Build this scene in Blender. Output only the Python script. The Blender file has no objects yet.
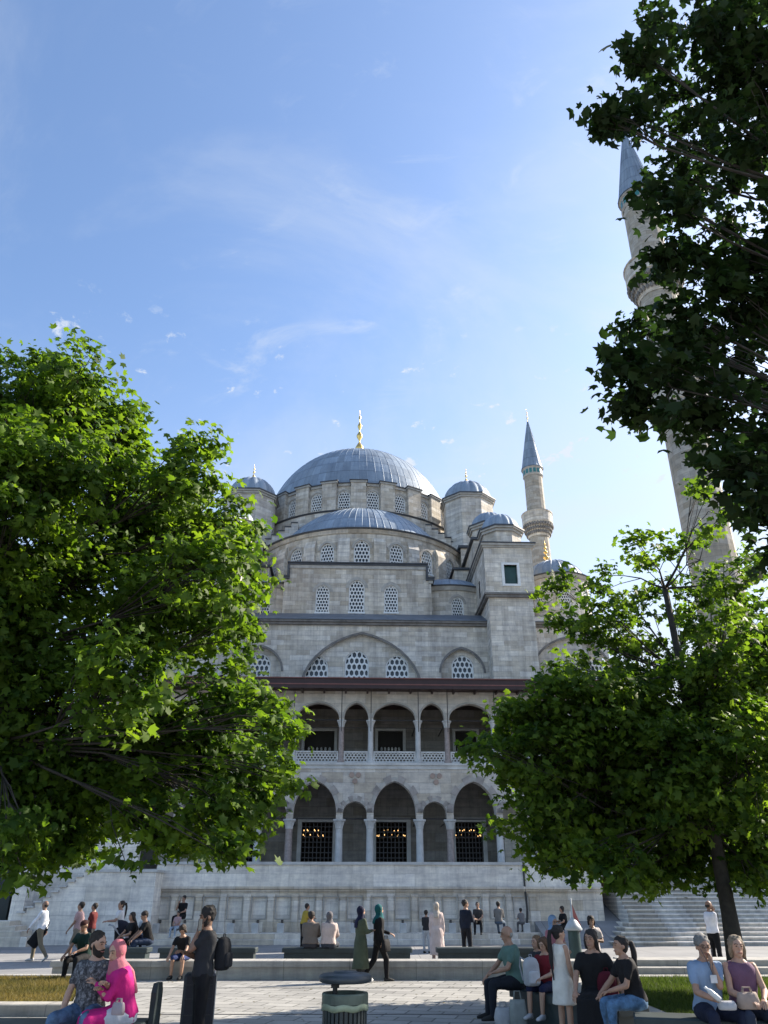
import bpy, bmesh, math, random
import numpy as np
from mathutils import Vector, Matrix
R=math.radians; PI=math.pi
scene=bpy.context.scene; COL=scene.collection
random.seed(7); rng=np.random.default_rng(11)
# ---------- camera ----------
CAMZ=1.76; PITCH=R(26.65); FPX=769.0
CS,SN=math.cos(PITCH),math.sin(PITCH)
cam=bpy.data.cameras.new('camera'); camo=bpy.data.objects.new('camera',cam); COL.objects.link(camo)
camo.location=(0,0,CAMZ); camo.rotation_euler=(PI/2+PITCH,0,0)
cam.sensor_fit='HORIZONTAL'; cam.sensor_width=36; cam.lens=36*FPX/768; cam.clip_end=3000; cam.clip_start=.05
scene.camera=camo
def ray(px,py):
    t=(512-py)/FPX
    return Vector(((px-384)/FPX, CS-SN*t, SN+CS*t))
def P(px,py,Y):            # a direction of sight met with the plane at distance Y
    d=ray(px,py); k=Y/d.y
    return Vector((d.x*k,Y,CAMZ+d.z*k))
MO=Vector((-1.5,41.0,0)); MA=R(2.1); ma,mb_=math.cos(MA),math.sin(MA)
def L(px,py,v):            # the same in the mosque's own axes (u along the front, v inwards)
    d=ray(px,py)
    nv=Vector((-mb_,ma,0)); nu=Vector((ma,mb_,0))
    c=Vector((0,0,CAMZ))-MO
    k=(v-c.dot(nv))/d.dot(nv)
    p=c+d*k
    return p.dot(nu),p.z
def LU(px,py,v): return L(px,py,v)[0]
def LZ(px,py,v): return L(px,py,v)[1]
# ---------- tags ----------
def tag(o,label=None,cat=None,group=None,kind=None):
    if label: o['label']=label
    if cat: o['category']=cat
    if group: o['group']=group
    if kind: o['kind']=kind
    return o
def empty(name,loc=(0,0,0),rz=0,label=None,cat=None,group=None):
    o=bpy.data.objects.new(name,None); COL.objects.link(o); o.empty_display_size=.3
    o.location=loc; o.rotation_euler=(0,0,rz); return tag(o,label,cat,group)
def copy_tree(o,parent=None):
    c=o.copy(); COL.objects.link(c); c.parent=parent
    for ch in list(o.children): copy_tree(ch,c)
    return c
# ---------- mesh builder ----------
class MB:
    def __init__(s): s.v=[]; s.f=[]; s.uv={}; s.map=None
    def poly(s,pts,uv=None):
        i=len(s.v); s.v+= [tuple(p) for p in pts]; s.f.append(tuple(range(i,i+len(pts))))
        if uv: s.uv[len(s.f)-1]=uv
    def add(s,V,F):
        i=len(s.v); s.v+=[tuple(p) for p in V]; s.f+=[tuple(a+i for a in f) for f in F]
    def box(s,x0,x1,y0,y1,z0,z1):
        V=[(x0,y0,z0),(x1,y0,z0),(x1,y1,z0),(x0,y1,z0),(x0,y0,z1),(x1,y0,z1),(x1,y1,z1),(x0,y1,z1)]
        s.add(V,[(0,3,2,1),(4,5,6,7),(0,1,5,4),(1,2,6,5),(2,3,7,6),(3,0,4,7)]); return s
    def bbox(s,x0,x1,y0,y1,z0,z1,b=.02):     # box with chamfered vertical and top edges
        V=[];
        def ring(d,z):
            return [(x0+d,y0+d+b,z),(x0+d+b,y0+d,z),(x1-d-b,y0+d,z),(x1-d,y0+d+b,z),(x1-d,y1-d-b,z),(x1-d-b,y1-d,z),(x0+d+b,y1-d,z),(x0+d,y1-d-b,z)]
        rs=[ring(0,z0),ring(0,z1-b),ring(b,z1)]
        s.loft(rs); return s
    def loft(s,rings,cap=True,close=True):
        n=len(rings[0]); i=len(s.v)
        for r in rings: s.v+=[tuple(p) for p in r]
        for a in range(len(rings)-1):
            for k in range(n if close else n-1):
                k2=(k+1)%n
                s.f.append((i+a*n+k,i+a*n+k2,i+(a+1)*n+k2,i+(a+1)*n+k))
        if cap:
            s.f.append(tuple(i+n-1-k for k in range(n))); j=i+(len(rings)-1)*n
            s.f.append(tuple(j+k for k in range(n)))
        return s
    def tube(s,pts,rad,n=8,round_ends=False):
        pts=[Vector(p) for p in pts]
        if not hasattr(rad,'__len__'): rad=[rad]*len(pts)
        rad=list(rad)
        if round_ends:
            d0=(pts[0]-pts[1]).normalized(); d1=(pts[-1]-pts[-2]).normalized()
            pts=[pts[0]+d0*rad[0]*.85,pts[0]+d0*rad[0]*.5]+pts+[pts[-1]+d1*rad[-1]*.5,pts[-1]+d1*rad[-1]*.85]
            rad=[rad[0]*.45,rad[0]*.83]+rad+[rad[-1]*.83,rad[-1]*.45]
        rings=[]; a=None
        for i,p in enumerate(pts):
            t=(pts[min(i+1,len(pts)-1)]-pts[max(i-1,0)])
            t=t.normalized() if t.length>1e-9 else Vector((0,0,1))
            if a is None: a=t.orthogonal().normalized()
            else:
                a=(a-t*a.dot(t)); a=a.normalized() if a.length>1e-6 else t.orthogonal().normalized()
            b=t.cross(a)
            rings.append([p+(a*math.cos(2*PI*k/n)+b*math.sin(2*PI*k/n))*rad[i] for k in range(n)])
        return s.loft(rings)
    def lathe(s,prof,c=(0,0,0),n=24,a0=0,a1=2*PI,cap=False):
        full=abs(a1-a0-2*PI)<1e-6; m=n if full else n+1
        rings=[[(c[0]+r*math.sin(a0+(a1-a0)*k/n),c[1]-r*math.cos(a0+(a1-a0)*k/n),c[2]+z) for k in range(m)] for r,z in prof]
        return s.loft(rings,cap=cap,close=full)
    def ell(s,c,rx,ry,rz,n=14,m=9,rot=None):
        c=Vector(c); rings=[]
        for j in range(m+1):
            th=PI*j/m; th=min(max(th,.08),PI-.08)
            rr=[]
            for k in range(n):
                q=Vector((rx*math.sin(th)*math.cos(2*PI*k/n),ry*math.sin(th)*math.sin(2*PI*k/n),-rz*math.cos(th)))
                if rot: q=rot@q
                rr.append(c+q)
            rings.append(rr)
        return s.loft(rings)
    def arrays(s):
        V=s.v
        return V,s.f
    def mesh(s,name,smooth=False,mapf=None,uvdim=None):
        V=s.v; me=bpy.data.meshes.new(name)
        P0=np.array(V,dtype=np.float64).reshape(-1,3)
        Vm=[mapf(*p) for p in V] if mapf else V
        me.from_pydata(Vm,[],s.f)
        uvl=me.uv_layers.new(name='UVMap')
        nl=len(me.loops); li=np.empty(nl,dtype=np.int32); me.loops.foreach_get('vertex_index',li)
        uv=np.zeros((nl,2)); st=0
        for fi,f in enumerate(s.f):
            n=len(f)
            if fi in s.uv: uv[st:st+n]=s.uv[fi]
            else:
                q=P0[list(f)]
                e=np.cross(q[1]-q[0],q[2]-q[0]) if n<5 else np.cross(q[n//3]-q[0],q[2*n//3]-q[0])
                if np.abs(e).max()<1e-12 and n>3: e=np.cross(q[2]-q[0],q[3]-q[0])
                a=np.abs(e)
                if a[2]>=a[0] and a[2]>=a[1]: uv[st:st+n]=q[:,[0,1]]
                elif a[1]>=a[0]: uv[st:st+n]=q[:,[0,2]]
                else: uv[st:st+n]=q[:,[1,2]]
            st+=n
        uvl.data.foreach_set('uv',uv.ravel())
        if smooth: me.polygons.foreach_set('use_smooth',np.ones(len(me.polygons),dtype=bool))
        me.update(); return me
    def build(s,name,mat,parent=None,smooth=False,mapf=None,loc=None):
        me=s.mesh(name,smooth,mapf); 
        o=bpy.data.objects.new(name,me); COL.objects.link(o)
        for m in (mat if isinstance(mat,list) else [mat]): me.materials.append(m)
        if parent: o.parent=parent
        if loc: o.location=loc
        return o
def autosmooth(o,ang=35):
    me=o.data
    me.polygons.foreach_set('use_smooth',np.ones(len(me.polygons),dtype=bool))
    bm=bmesh.new(); bm.from_mesh(me)
    bmesh.ops.recalc_face_normals(bm,faces=bm.faces)
    for e in bm.edges:
        if len(e.link_faces)==2 and e.calc_face_angle(0)>R(ang): e.smooth=False
    bm.to_mesh(me); bm.free(); return o
# ---------- materials ----------
MATS={}
class NT:
    def __init__(s,name):
        s.m=bpy.data.materials.new(name); s.m.use_nodes=True; s.n=s.m.node_tree.nodes; s.l=s.m.node_tree.links
        s.b=s.n['Principled BSDF']; s.out=s.n['Material Output']
    def node(s,t,**k):
        x=s.n.new(t)
        for a,b in k.items():
            if a.startswith('_'): setattr(x,a[1:],b)
            else: x.inputs[a.replace('__',' ')].default_value=b
        return x
    def link(s,a,b): s.l.new(a,b)
    def coord(s,kind='UV',scale=(1,1,1)):
        t=s.n.new('ShaderNodeTexCoord'); mp=s.n.new('ShaderNodeMapping'); mp.inputs['Scale'].default_value=scale
        s.link(t.outputs[kind],mp.inputs[0]); return mp.outputs[0]
    def noise(s,vec,scale,detail=4,rough=.6):
        x=s.n.new('ShaderNodeTexNoise'); x.inputs['Scale'].default_value=scale; x.inputs['Detail'].default_value=detail; x.inputs['Roughness'].default_value=rough
        s.link(vec,x.inputs['Vector']); return x.outputs[0]
    def ramp(s,fac,stops):
        x=s.n.new('ShaderNodeValToRGB'); e=x.color_ramp.elements
        while len(e)<len(stops): e.new(.5)
        for el,(p,c) in zip(e,stops): el.position=p; el.color=(*c,1) if len(c)==3 else c
        s.link(fac,x.inputs[0]); return x.outputs[0]
    def mix(s,a,b,fac,mode='MIX'):
        x=s.n.new('ShaderNodeMix'); x.data_type='RGBA'; x.blend_type=mode
        for v,i in ((fac,0),(a,6),(b,7)):
            if isinstance(v,(int,float)): x.inputs[i].default_value=v
            elif isinstance(v,tuple): x.inputs[i].default_value=(*v,1)
            else: s.link(v,x.inputs[i])
        return x.outputs[2]
    def bump(s,h,strength=.3,dist=.02):
        x=s.n.new('ShaderNodeBump'); x.inputs['Strength'].default_value=strength; x.inputs['Distance'].default_value=dist
        s.link(h,x.inputs['Height']); s.link(x.outputs[0],s.b.inputs['Normal']); return x
    def col(s,c):
        if isinstance(c,tuple): s.b.inputs['Base Color'].default_value=(*c,1)
        else: s.link(c,s.b.inputs['Base Color'])
    def rough(s,v): s.b.inputs['Roughness'].default_value=v
def sc(c,k): return tuple(min(1,x*k) for x in c)
def plain(name,c,rough=.6,var=.25,scale=6,bump=.15,metal=0,coord='Object'):
    key=(name,c)
    if key in MATS: return MATS[key]
    t=NT(name); v=t.coord(coord)
    n=t.noise(v,scale,5)
    t.col(t.ramp(n,[(.3,sc(c,1-var)),(.7,sc(c,1+var))])); t.rough(rough); t.b.inputs['Metallic'].default_value=metal
    if bump: t.bump(t.noise(v,scale*5,4),bump,.01)
    MATS[key]=t.m; return t.m
def stone(name,c,bw=.95,bh=.36,mortar=.008,warm=(1.0,.93,.82),var=.16,stain=.35,bump=.35,streak=True):
    t=NT(name); v=t.coord('UV')
    warp=t.noise(v,.35,3)
    br=t.n.new('ShaderNodeTexBrick'); br.offset=.5; br.squash=1
    br.inputs['Scale'].default_value=1; br.inputs['Mortar Size'].default_value=mortar; br.inputs['Mortar Smooth'].default_value=.35
    br.inputs['Brick Width'].default_value=bw; br.inputs['Row Height'].default_value=bh; br.inputs['Bias'].default_value=0
    br.inputs['Color1'].default_value=(*sc(c,1+var),1); br.inputs['Color2'].default_value=(*sc((c[0]*warm[0],c[1]*warm[1],c[2]*warm[2]),1-var*1.2),1)
    br.inputs['Mortar'].default_value=(*sc(c,.55),1)
    # slightly irregular joints
    nv=t.n.new('ShaderNodeTexNoise'); nv.inputs['Scale'].default_value=1.3; t.link(v,nv.inputs['Vector'])
    ad=t.n.new('ShaderNodeVectorMath'); ad.operation='MULTIPLY_ADD'; t.link(nv.outputs[1],ad.inputs[0]); ad.inputs[1].default_value=(.05,.03,0); t.link(v,ad.inputs[2])
    t.link(ad.outputs[0],br.inputs['Vector'])
    c1=t.mix(br.outputs[0],t.ramp(t.noise(v,2.6,6,.7),[(.3,(.72,.72,.74)),(.65,(1.16,1.14,1.1))]),.75,'MULTIPLY')
    # horizontal veins inside courses
    ms=t.coord('UV',(.35,3.2,1)); c2=t.mix(c1,t.ramp(t.noise(ms,1.6,5,.65),[(.32,(.66,.66,.69)),(.6,(1.08,1.07,1.04))]),.6,'MULTIPLY')
    if streak:
        m2=t.coord('UV',(1.7,.14,1)); c2=t.mix(c2,t.ramp(t.noise(m2,1.2,6,.7),[(.36,(.5,.5,.52)),(.56,(1,1,1))]),stain,'MULTIPLY')
    big=t.noise(v,.16,3); c2=t.mix(c2,t.ramp(big,[(.3,(.8,.81,.84)),(.7,(1.12,1.1,1.05))]),.8,'MULTIPLY')
    t.col(c2); t.rough(.85)
    h=t.mix(br.outputs[1],t.noise(v,9,5),.35)
    b=t.bump(h,bump,.03); b.invert=True
    return t.m
M={}
M['stone']=stone('weathered_limestone',(.63,.605,.56),bw=.8,bh=.31,var=.15,stain=.6,warm=(1,.95,.87))
M['stone_warm']=stone('warm_limestone',(.58,.55,.495),bw=.72,bh=.31,var=.16,stain=.6,warm=(1,.94,.85))
M['stone_inner']=stone('shade_darkened_inner_masonry',(.245,.24,.232),bw=1.0,bh=.45,var=.12,stain=.5)  # arcade shadow put into the colour: darker than the outer masonry
M['stone_gallery']=stone('gallery_marble_blocks',(.54,.52,.49),bw=1.1,bh=.5,var=.12,stain=.3)
M['marble']=stone('pale_blue_grey_marble',(.80,.77,.72),bw=1.9,bh=.55,mortar=.006,var=.09,stain=.45,warm=(1,.99,.97),bump=.15)
M['marble_old']=stone('old_veined_marble',(.67,.63,.57),bw=1.3,bh=.42,mortar=.008,var=.14,stain=.55)
M['riser']=stone('darker_step_risers',(.50,.495,.475),bw=1.4,bh=3,mortar=.006,var=.28,stain=.6)  # risers set darker than the treads, with strong block-to-block variation
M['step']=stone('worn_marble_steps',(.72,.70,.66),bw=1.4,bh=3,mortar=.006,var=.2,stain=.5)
M['trim']=plain('stone_trim',(.36,.345,.315),.8,.22,2.5,.3)
M['trim_dark']=plain('soiled_stone_trim',(.17,.16,.15),.85,.35,2,.3)
M['lime']=plain('white_plaster_lattice',(.70,.71,.70),.8,.08,4,.1)
M['column']=plain('marble_column',(.45,.45,.44),.45,.22,1.6,.1)
M['column_red']=plain('pinkish_granite_column',(.27,.22,.20),.45,.25,8,.1)
M['gold']=plain('gilded_metal',(.75,.5,.16),.32,.12,5,.0,1)
M['grille_iron']=plain('grey_iron_grille',(.10,.10,.105),.5,.2,8,.1)
M['iron']=plain('black_iron',(.02,.02,.022),.5,.2,8,.1)
M['eave']=plain('dark_red_painted_wood',(.030,.011,.010),.55,.25,3,.2)
M['glass_dark']=plain('dark_window_glass',(.03,.04,.05),.12,.2,.8,0)
M['shutter']=plain('green_window',(.01,.045,.035),.3,.2,3,0)
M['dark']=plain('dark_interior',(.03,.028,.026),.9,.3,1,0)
M['bench']=plain('dark_green_grey_bench',(.022,.034,.036),.55,.3,2.2,.2)
M['kerb']=stone('concrete_kerb_stone',(.36,.355,.34),bw=1.6,bh=1.2,mortar=.008,var=.08,stain=.5,warm=(1,.98,.95),bump=.15)
M['bulb']=None
def lead(name,c,rows=1.3):
    t=NT(name); v=t.coord('UV')
    sx=t.n.new('ShaderNodeSeparateXYZ'); t.link(v,sx.inputs[0])
    def fl(o,k,op='FLOOR'):
        a=t.n.new('ShaderNodeMath'); a.operation='MULTIPLY'; t.link(o,a.inputs[0]); a.inputs[1].default_value=k
        b=t.n.new('ShaderNodeMath'); b.operation=op; t.link(a.outputs[0],b.inputs[0]); return b.outputs[0]
    cx=t.n.new('ShaderNodeCombineXYZ'); t.link(fl(sx.outputs[0],1),cx.inputs[0]); t.link(fl(sx.outputs[1],1/rows),cx.inputs[1])
    wn=t.n.new('ShaderNodeTexWhiteNoise'); wn.noise_dimensions='2D'; t.link(cx.outputs[0],wn.inputs['Vector'])
    base=t.ramp(wn.outputs[0],[(0,sc(c,.80)),(1,sc(c,1.18))])
    fr=fl(sx.outputs[1],1/rows,'FRACT')
    base=t.mix(base,t.ramp(fr,[(0,(.62,.62,.64)),(.05,(.62,.62,.64)),(.09,(1,1,1))]),.8,'MULTIPLY')
    o=t.coord('Object'); base=t.mix(base,t.ramp(t.noise(o,.7,6,.7),[(.3,(.75,.77,.8)),(.7,(1.18,1.17,1.12))]),.8,'MULTIPLY')
    sv=t.coord('UV',(1.3,.16,1)); base=t.mix(base,t.ramp(t.noise(sv,1.5,6,.7),[(.38,(.72,.74,.77)),(.58,(1,1,1)),(.72,(1.35,1.34,1.30))]),.7,'MULTIPLY')
    t.col(base); t.rough(.55); t.b.inputs['Metallic'].default_value=.2
    t.bump(t.noise(o,1.6,5),.45,.06); return t.m
M['lead']=lead('lead_sheet',(.245,.30,.365))
M['lead_flat']=plain('dark_lead_ledge',(.11,.13,.16),.5,.25,1.5,.15)
M['lead_edge']=plain('dark_lead_drip_edge',(.055,.06,.07),.6,.25,2,.1)
def paving(name,c,bw,bh,mortar,rot=0,var=.12):
    t=NT(name); tc=t.n.new('ShaderNodeTexCoord'); mp=t.n.new('ShaderNodeMapping'); mp.inputs['Rotation'].default_value=(0,0,rot); t.link(tc.outputs['Object'],mp.inputs[0]); v=mp.outputs[0]
    br=t.n.new('ShaderNodeTexBrick'); br.offset=.5
    for k,x in (('Scale',1),('Mortar Size',mortar),('Mortar Smooth',.3),('Brick Width',bw),('Row Height',bh)): br.inputs[k].default_value=x
    br.inputs['Color1'].default_value=(*sc(c,1+var),1); br.inputs['Color2'].default_value=(*sc(c,1-var),1); br.inputs['Mortar'].default_value=(*sc(c,.35),1)
    t.link(v,br.inputs['Vector'])
    c1=t.mix(br.outputs[0],t.ramp(t.noise(v,.45,6,.7),[(.3,(.72,.72,.73)),(.7,(1.2,1.19,1.17))]),.9,'MULTIPLY')
    c1=t.mix(c1,t.ramp(t.noise(v,28,4,.7),[(.3,(.8,.8,.8)),(.7,(1.15,1.15,1.15))]),.8,'MULTIPLY')
    # dropped gum and small stains
    vo=t.n.new('ShaderNodeTexVoronoi'); vo.inputs['Scale'].default_value=2.2; t.link(v,vo.inputs['Vector'])
    c1=t.mix(c1,t.ramp(vo.outputs[0],[(.0,(.5,.5,.5)),(.045,(.55,.55,.55)),(.07,(1,1,1))]),.5,'MULTIPLY')
    t.col(c1); t.rough(.75); b=t.bump(t.mix(br.outputs[1],t.noise(v,40,3),.3),.4,.01); b.invert=True
    return t.m
M['paving']=paving('grey_paving_slabs',(.29,.285,.27),.62,.42,.018,R(14),.17)
M['asphalt']=paving('smooth_grey_forecourt',(.235,.235,.235),2.4,2.4,.012,0,.04)
def tr(name,c1,c2,trans,rough=.45,alpha=False):
    t=NT(name); a=t.node('ShaderNodeAttribute',_attribute_name='leafv')
    base=t.ramp(a.outputs['Fac'],[(0,c1),(1,c2)])
    t.col(base); t.rough(.6); t.b.inputs['Specular IOR Level'].default_value=.18
    tb=t.n.new('ShaderNodeBsdfTranslucent'); t.link(t.mix(base,trans,1.0,'MULTIPLY'),tb.inputs[0])
    mx=t.n.new('ShaderNodeMixShader'); mx.inputs[0].default_value=.42
    t.link(t.b.outputs[0],mx.inputs[1]); t.link(tb.outputs[0],mx.inputs[2]); t.link(mx.outputs[0],t.out.inputs[0]); return t.m
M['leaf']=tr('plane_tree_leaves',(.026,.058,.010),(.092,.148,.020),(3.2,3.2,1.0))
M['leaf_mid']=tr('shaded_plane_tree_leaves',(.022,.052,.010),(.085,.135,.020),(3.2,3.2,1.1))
M['leaf_dark']=tr('backlit_toned_plane_leaves',(.012,.025,.008),(.028,.048,.012),(1.1,1.4,.8))  # backlit silhouette tone put into the top-right tree's leaf colours
M['grass']=tr('lawn_grass',(.03,.055,.010),(.075,.10,.022),(1.5,1.6,1))
M['grass_dry']=tr('dry_lawn_grass',(.07,.075,.022),(.21,.165,.06),(1.5,1.4,1))
M['soil']=plain('soil',(.05,.04,.025),.95,.4,5,.4)
M['bark']=plain('dark_bark',(.035,.029,.023),.9,.45,7,.6)
M['bark_pale']=plain('mottled_plane_bark',(.12,.11,.085),.85,.45,5,.5)
def emis(name,c,s):
    t=NT(name); t.b.inputs['Emission Color'].default_value=(*c,1); t.b.inputs['Emission Strength'].default_value=s; t.col(c); return t.m
M['bulb']=emis('lit_bulb',(1,.58,.22),1.0)
# ---------- architecture helpers (local u,v,z) ----------
def shape(x,c=.18):
    x=min(1,abs(x)); r=1+c
    return math.sqrt(max(0,r*r-(x+c)**2))/math.sqrt(1+2*c)
def topz(op,u):
    if op['k']=='rect': return op['zs']
    return op['zs']+op['rise']*shape((u-op['u'])/op['hw'],op.get('c',.18))
def OP(u,hw,zb,zs,rise=0,k='arch',c=.18): return dict(u=u,hw=hw,zb=zb,zs=zs,rise=rise,k=k if rise>0 or k=='rect' else 'rect',c=c)
def usamp(op,n=14):
    if op['k']=='rect': return [op['u']-op['hw'],op['u']+op['hw']]
    return [op['u']-op['hw']*math.cos(PI*i/n) for i in range(n+1)]
def arch_wall(m,u0,u1,z0,z1,v0,v1,ops,du=None,ztop=None):
    ops=sorted(ops,key=lambda o:o['u']); cur=u0
    def solid(a,b):
        if b-a<1e-4: return
        n=max(1,int(math.ceil((b-a)/du))) if du else 1
        for i in range(n):
            p=a+(b-a)*i/n; q=a+(b-a)*(i+1)/n
            m.poly([(p,v0,z0),(q,v0,z0),(q,v0,z1),(p,v0,z1)]); m.poly([(q,v1,z0),(p,v1,z0),(p,v1,z1),(q,v1,z1)])
            m.poly([(p,v0,z1),(q,v0,z1),(q,v1,z1),(p,v1,z1)])
    for o in ops:
        a,b=o['u']-o['hw'],o['u']+o['hw']; solid(cur,a)
        us=usamp(o)
        if a-cur>=-1e-6:
            pass
        for i in range(len(us)-1):
            p,q=us[i],us[i+1]; tp,tq=topz(o,p),topz(o,q)
            m.poly([(p,v0,tp),(q,v0,tq),(q,v0,z1),(p,v0,z1)]); m.poly([(q,v1,tq),(p,v1,tp),(p,v1,z1),(q,v1,z1)])
            m.poly([(p,v0,tp),(p,v1,tp),(q,v1,tq),(q,v0,tq)]); m.poly([(p,v0,z1),(q,v0,z1),(q,v1,z1),(p,v1,z1)])
            if o['zb']>z0+1e-4:
                m.poly([(p,v0,z0),(q,v0,z0),(q,v0,o['zb']),(p,v0,o['zb'])]); m.poly([(q,v1,z0),(p,v1,z0),(p,v1,o['zb']),(q,v1,o['zb'])])
                m.poly([(p,v0,o['zb']),(q,v0,o['zb']),(q,v1,o['zb']),(p,v1,o['zb'])])
        for x in (a,b):
            zt=topz(o,x); m.poly([(x,v0,o['zb']),(x,v1,o['zb']),(x,v1,zt),(x,v0,zt)])
        cur=b
    solid(cur,u1)
    for x in (u0,u1): m.poly([(x,v0,z0),(x,v1,z0),(x,v1,z1),(x,v0,z1)])
    return m
def arch_ring(m,op,w,v0,v1,jamb=True,n=18):
    """moulding following an opening's outline, w wide, outside it"""
    us=[op['u']-op['hw']*math.cos(PI*i/n) for i in range(n+1)]
    inn=[(u,topz(op,u)) for u in us]; out=[]
    k=(op['hw']+w)/op['hw']
    for (u,z) in inn: out.append((op['u']+(u-op['u'])*k, op['zs']+(z-op['zs'])*((op['rise']+w)/max(op['rise'],1e-3))))
    if jamb: inn=[(inn[0][0],op['zb'])]+inn+[(inn[-1][0],op['zb'])]; out=[(out[0][0],op['zb'])]+out+[(out[-1][0],op['zb'])]
    for i in range(len(inn)-1):
        a,b,c,d=inn[i],inn[i+1],out[i+1],out[i]
        m.poly([(a[0],v0,a[1]),(b[0],v0,b[1]),(c[0],v0,c[1]),(d[0],v0,d[1])])
        m.poly([(d[0],v0,d[1]),(c[0],v0,c[1]),(c[0],v1,c[1]),(d[0],v1,d[1])])
        m.poly([(a[0],v0,a[1]),(b[0],v0,b[1]),(b[0],v1,b[1]),(a[0],v1,a[1])])
def grille(m,op,v0,v1,cell,bar=.28,asp=1.6):
    a=cell/2; b=a*asp; hw,uc=op['hw'],op['u']
    zt=op['zs']+op['rise'] if op['k']!='rect' else op['zs']
    def cl(u,z):
        u=min(max(u,uc-hw),uc+hw); return (u,min(max(z,op['zb']),topz(op,u)))
    rows=int((zt-op['zb'])/(1.5*b))+2; cols=int(hw/a)+2
    for r in range(-1,rows+1):
        for c in range(-cols,cols+1):
            cx=uc+c*cell+(a if r%2 else 0); cz=op['zb']+.5*b+r*1.5*b
            O=[(0,b),(a,b/2),(a,-b/2),(0,-b),(-a,-b/2),(-a,b/2)]
            o=[cl(cx+x,cz+z) for x,z in O]; i=[cl(cx+x*(1-bar),cz+z*(1-bar)) for x,z in O]
            if all(abs(o[k][0]-o[0][0])<1e-5 for k in range(6)) or all(abs(o[k][1]-o[0][1])<1e-5 for k in range(6)): continue
            for k in range(6):
                k2=(k+1)%6
                q=[o[k],o[k2],i[k2],i[k]]
                if abs((q[2][0]-q[0][0])*(q[3][1]-q[1][1])-(q[3][0]-q[1][0])*(q[2][1]-q[0][1]))<1e-6: continue
                m.poly([(u,v0,z) for u,z in q])
                m.poly([(i[k][0],v0,i[k][1]),(i[k2][0],v0,i[k2][1]),(i[k2][0],v1,i[k2][1]),(i[k][0],v1,i[k][1])])
def pane(m,op,v):
    us=usamp(op,10)
    for i in range(len(us)-1):
        p,q=us[i],us[i+1]; m.poly([(p,v,op['zb']),(q,v,op['zb']),(q,v,topz(op,q)),(p,v,topz(op,p))])
def window(parent,op,v0,mapf=None,cell=None,frame=.07,sill=True,ring=True):
    """white lattice window: frame > grille, pane"""
    m=MB(); o2=dict(op); o2['hw']=op['hw']-frame; o2['rise']=max(.01,op['rise']-frame*.8)
    if op['k']!='rect': arch_ring(m,o2,frame-.005,v0+.06,v0+.2,True)
    if sill: m.box(op['u']-op['hw']-.04,op['u']+op['hw']+.04,v0-.06,v0+.12,op['zb']-.12,op['zb']-.003)
    w=m.build('window',M['lime'],parent,mapf=mapf)
    g=MB(); grille(g,o2,v0+.09,v0+.16,cell or (2*o2['hw']/4.3)); g.build('grille',M['lime'],w,mapf=mapf)
    p=MB(); pane(p,o2,v0+.19); p.build('pane',M['glass_dark'],w,mapf=mapf)
    return w
def drum_map(cu,cv,Rr):
    def f(u,v,z):
        a=u/Rr; r=Rr-v
        return (cu+r*math.sin(a),cv-r*math.cos(a),z)
    return f
def dome(m,c,prof,seams,ridge=.05,wfrac=.12,a0=0,a1=2*PI,lobe=0):
    """prof list of (r,z) from base to apex; standing seams as real ridges. uv=(seam, arclength)"""
    cols=[]
    for k in range(seams):
        st=(a1-a0)/seams; b=a0+k*st
        if lobe:
            for j in range(6): cols.append((b+st*j/6,lobe*math.sin(PI*j/6),k+j/6))
        else:
            cols+=[(b,ridge,k),(b+st*wfrac*.5,0,k+wfrac*.5),(b+st*.5,ridge*.15,k+.5),(b+st*(1-wfrac*.5),0,k+1-wfrac*.5)]
    cols.append((a1,ridge if not lobe else 0,seams))
    s=[0]
    for i in range(1,len(prof)): s.append(s[-1]+math.hypot(prof[i][0]-prof[i-1][0],prof[i][1]-prof[i-1][1]))
    i0=len(m.v); n=len(cols); rmax=prof[0][0]
    for (r,z) in prof:
        f=r/rmax
        for (a,d,_) in cols:
            rr=r+d*min(1,f*2.5); m.v.append((c[0]+rr*math.sin(a),c[1]-rr*math.cos(a),c[2]+z+d*(1-f)*min(1,f*2.5)))
    for i in range(len(prof)-1):
        for k in range(n-1):
            m.f.append((i0+i*n+k,i0+i*n+k+1,i0+(i+1)*n+k+1,i0+(i+1)*n+k))
            m.uv[len(m.f)-1]=[(cols[k][2]+.001,s[i]),(cols[k+1][2]-.001,s[i]),(cols[k+1][2]-.001,s[i+1]),(cols[k][2]+.001,s[i+1])]
    return m
def cap_profile(r,h,n=12,frac=1.0):
    """circular segment of base radius r and height h"""
    Rr=(r*r+h*h)/(2*h); zc=h-Rr; th0=math.acos(max(-1,min(1,-zc/Rr))) if True else 0
    th0=math.asin(min(1,r/Rr)) if h<=Rr else PI-math.asin(min(1,r/Rr))
    return [(max(.02,Rr*math.sin(th0*(1-i/n))),zc+Rr*math.cos(th0*(1-i/n))) for i in range(n+1)]
def finial(parent,c,h,name='finial',mat=None,k=1.0):
    m=MB(); p=[(.10,0),(.16,.02),(.05,.1),(.05,.14),(.22,.22),(.24,.26),(.1,.34),(.04,.36),(.04,.40),(.17,.47),(.17,.5),(.04,.57),(.035,.6),(.12,.66),(.12,.69),(.03,.75),(.02,.8),(.07,.84),(.015,.9),(.004,1)]
    m.lathe([(r*h*.38*k,z*h) for r,z in p],c,12); o=m.build(name,mat or M['gold'],parent,smooth=True); return o
def cyl_band(m,c,r0,r1,z0,z1,n=48,a0=0,a1=2*PI):
    m.lathe([(r0-.4,z0),(r0,z0),(r1,z1-.0),(r1,z1),(r0-.4,z1)],c,n,a0,a1)
mosque=empty('mosque',MO,MA,'grey stone imperial mosque with big lead dome, half domes, turrets and two-storey arcade','mosque')
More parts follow.
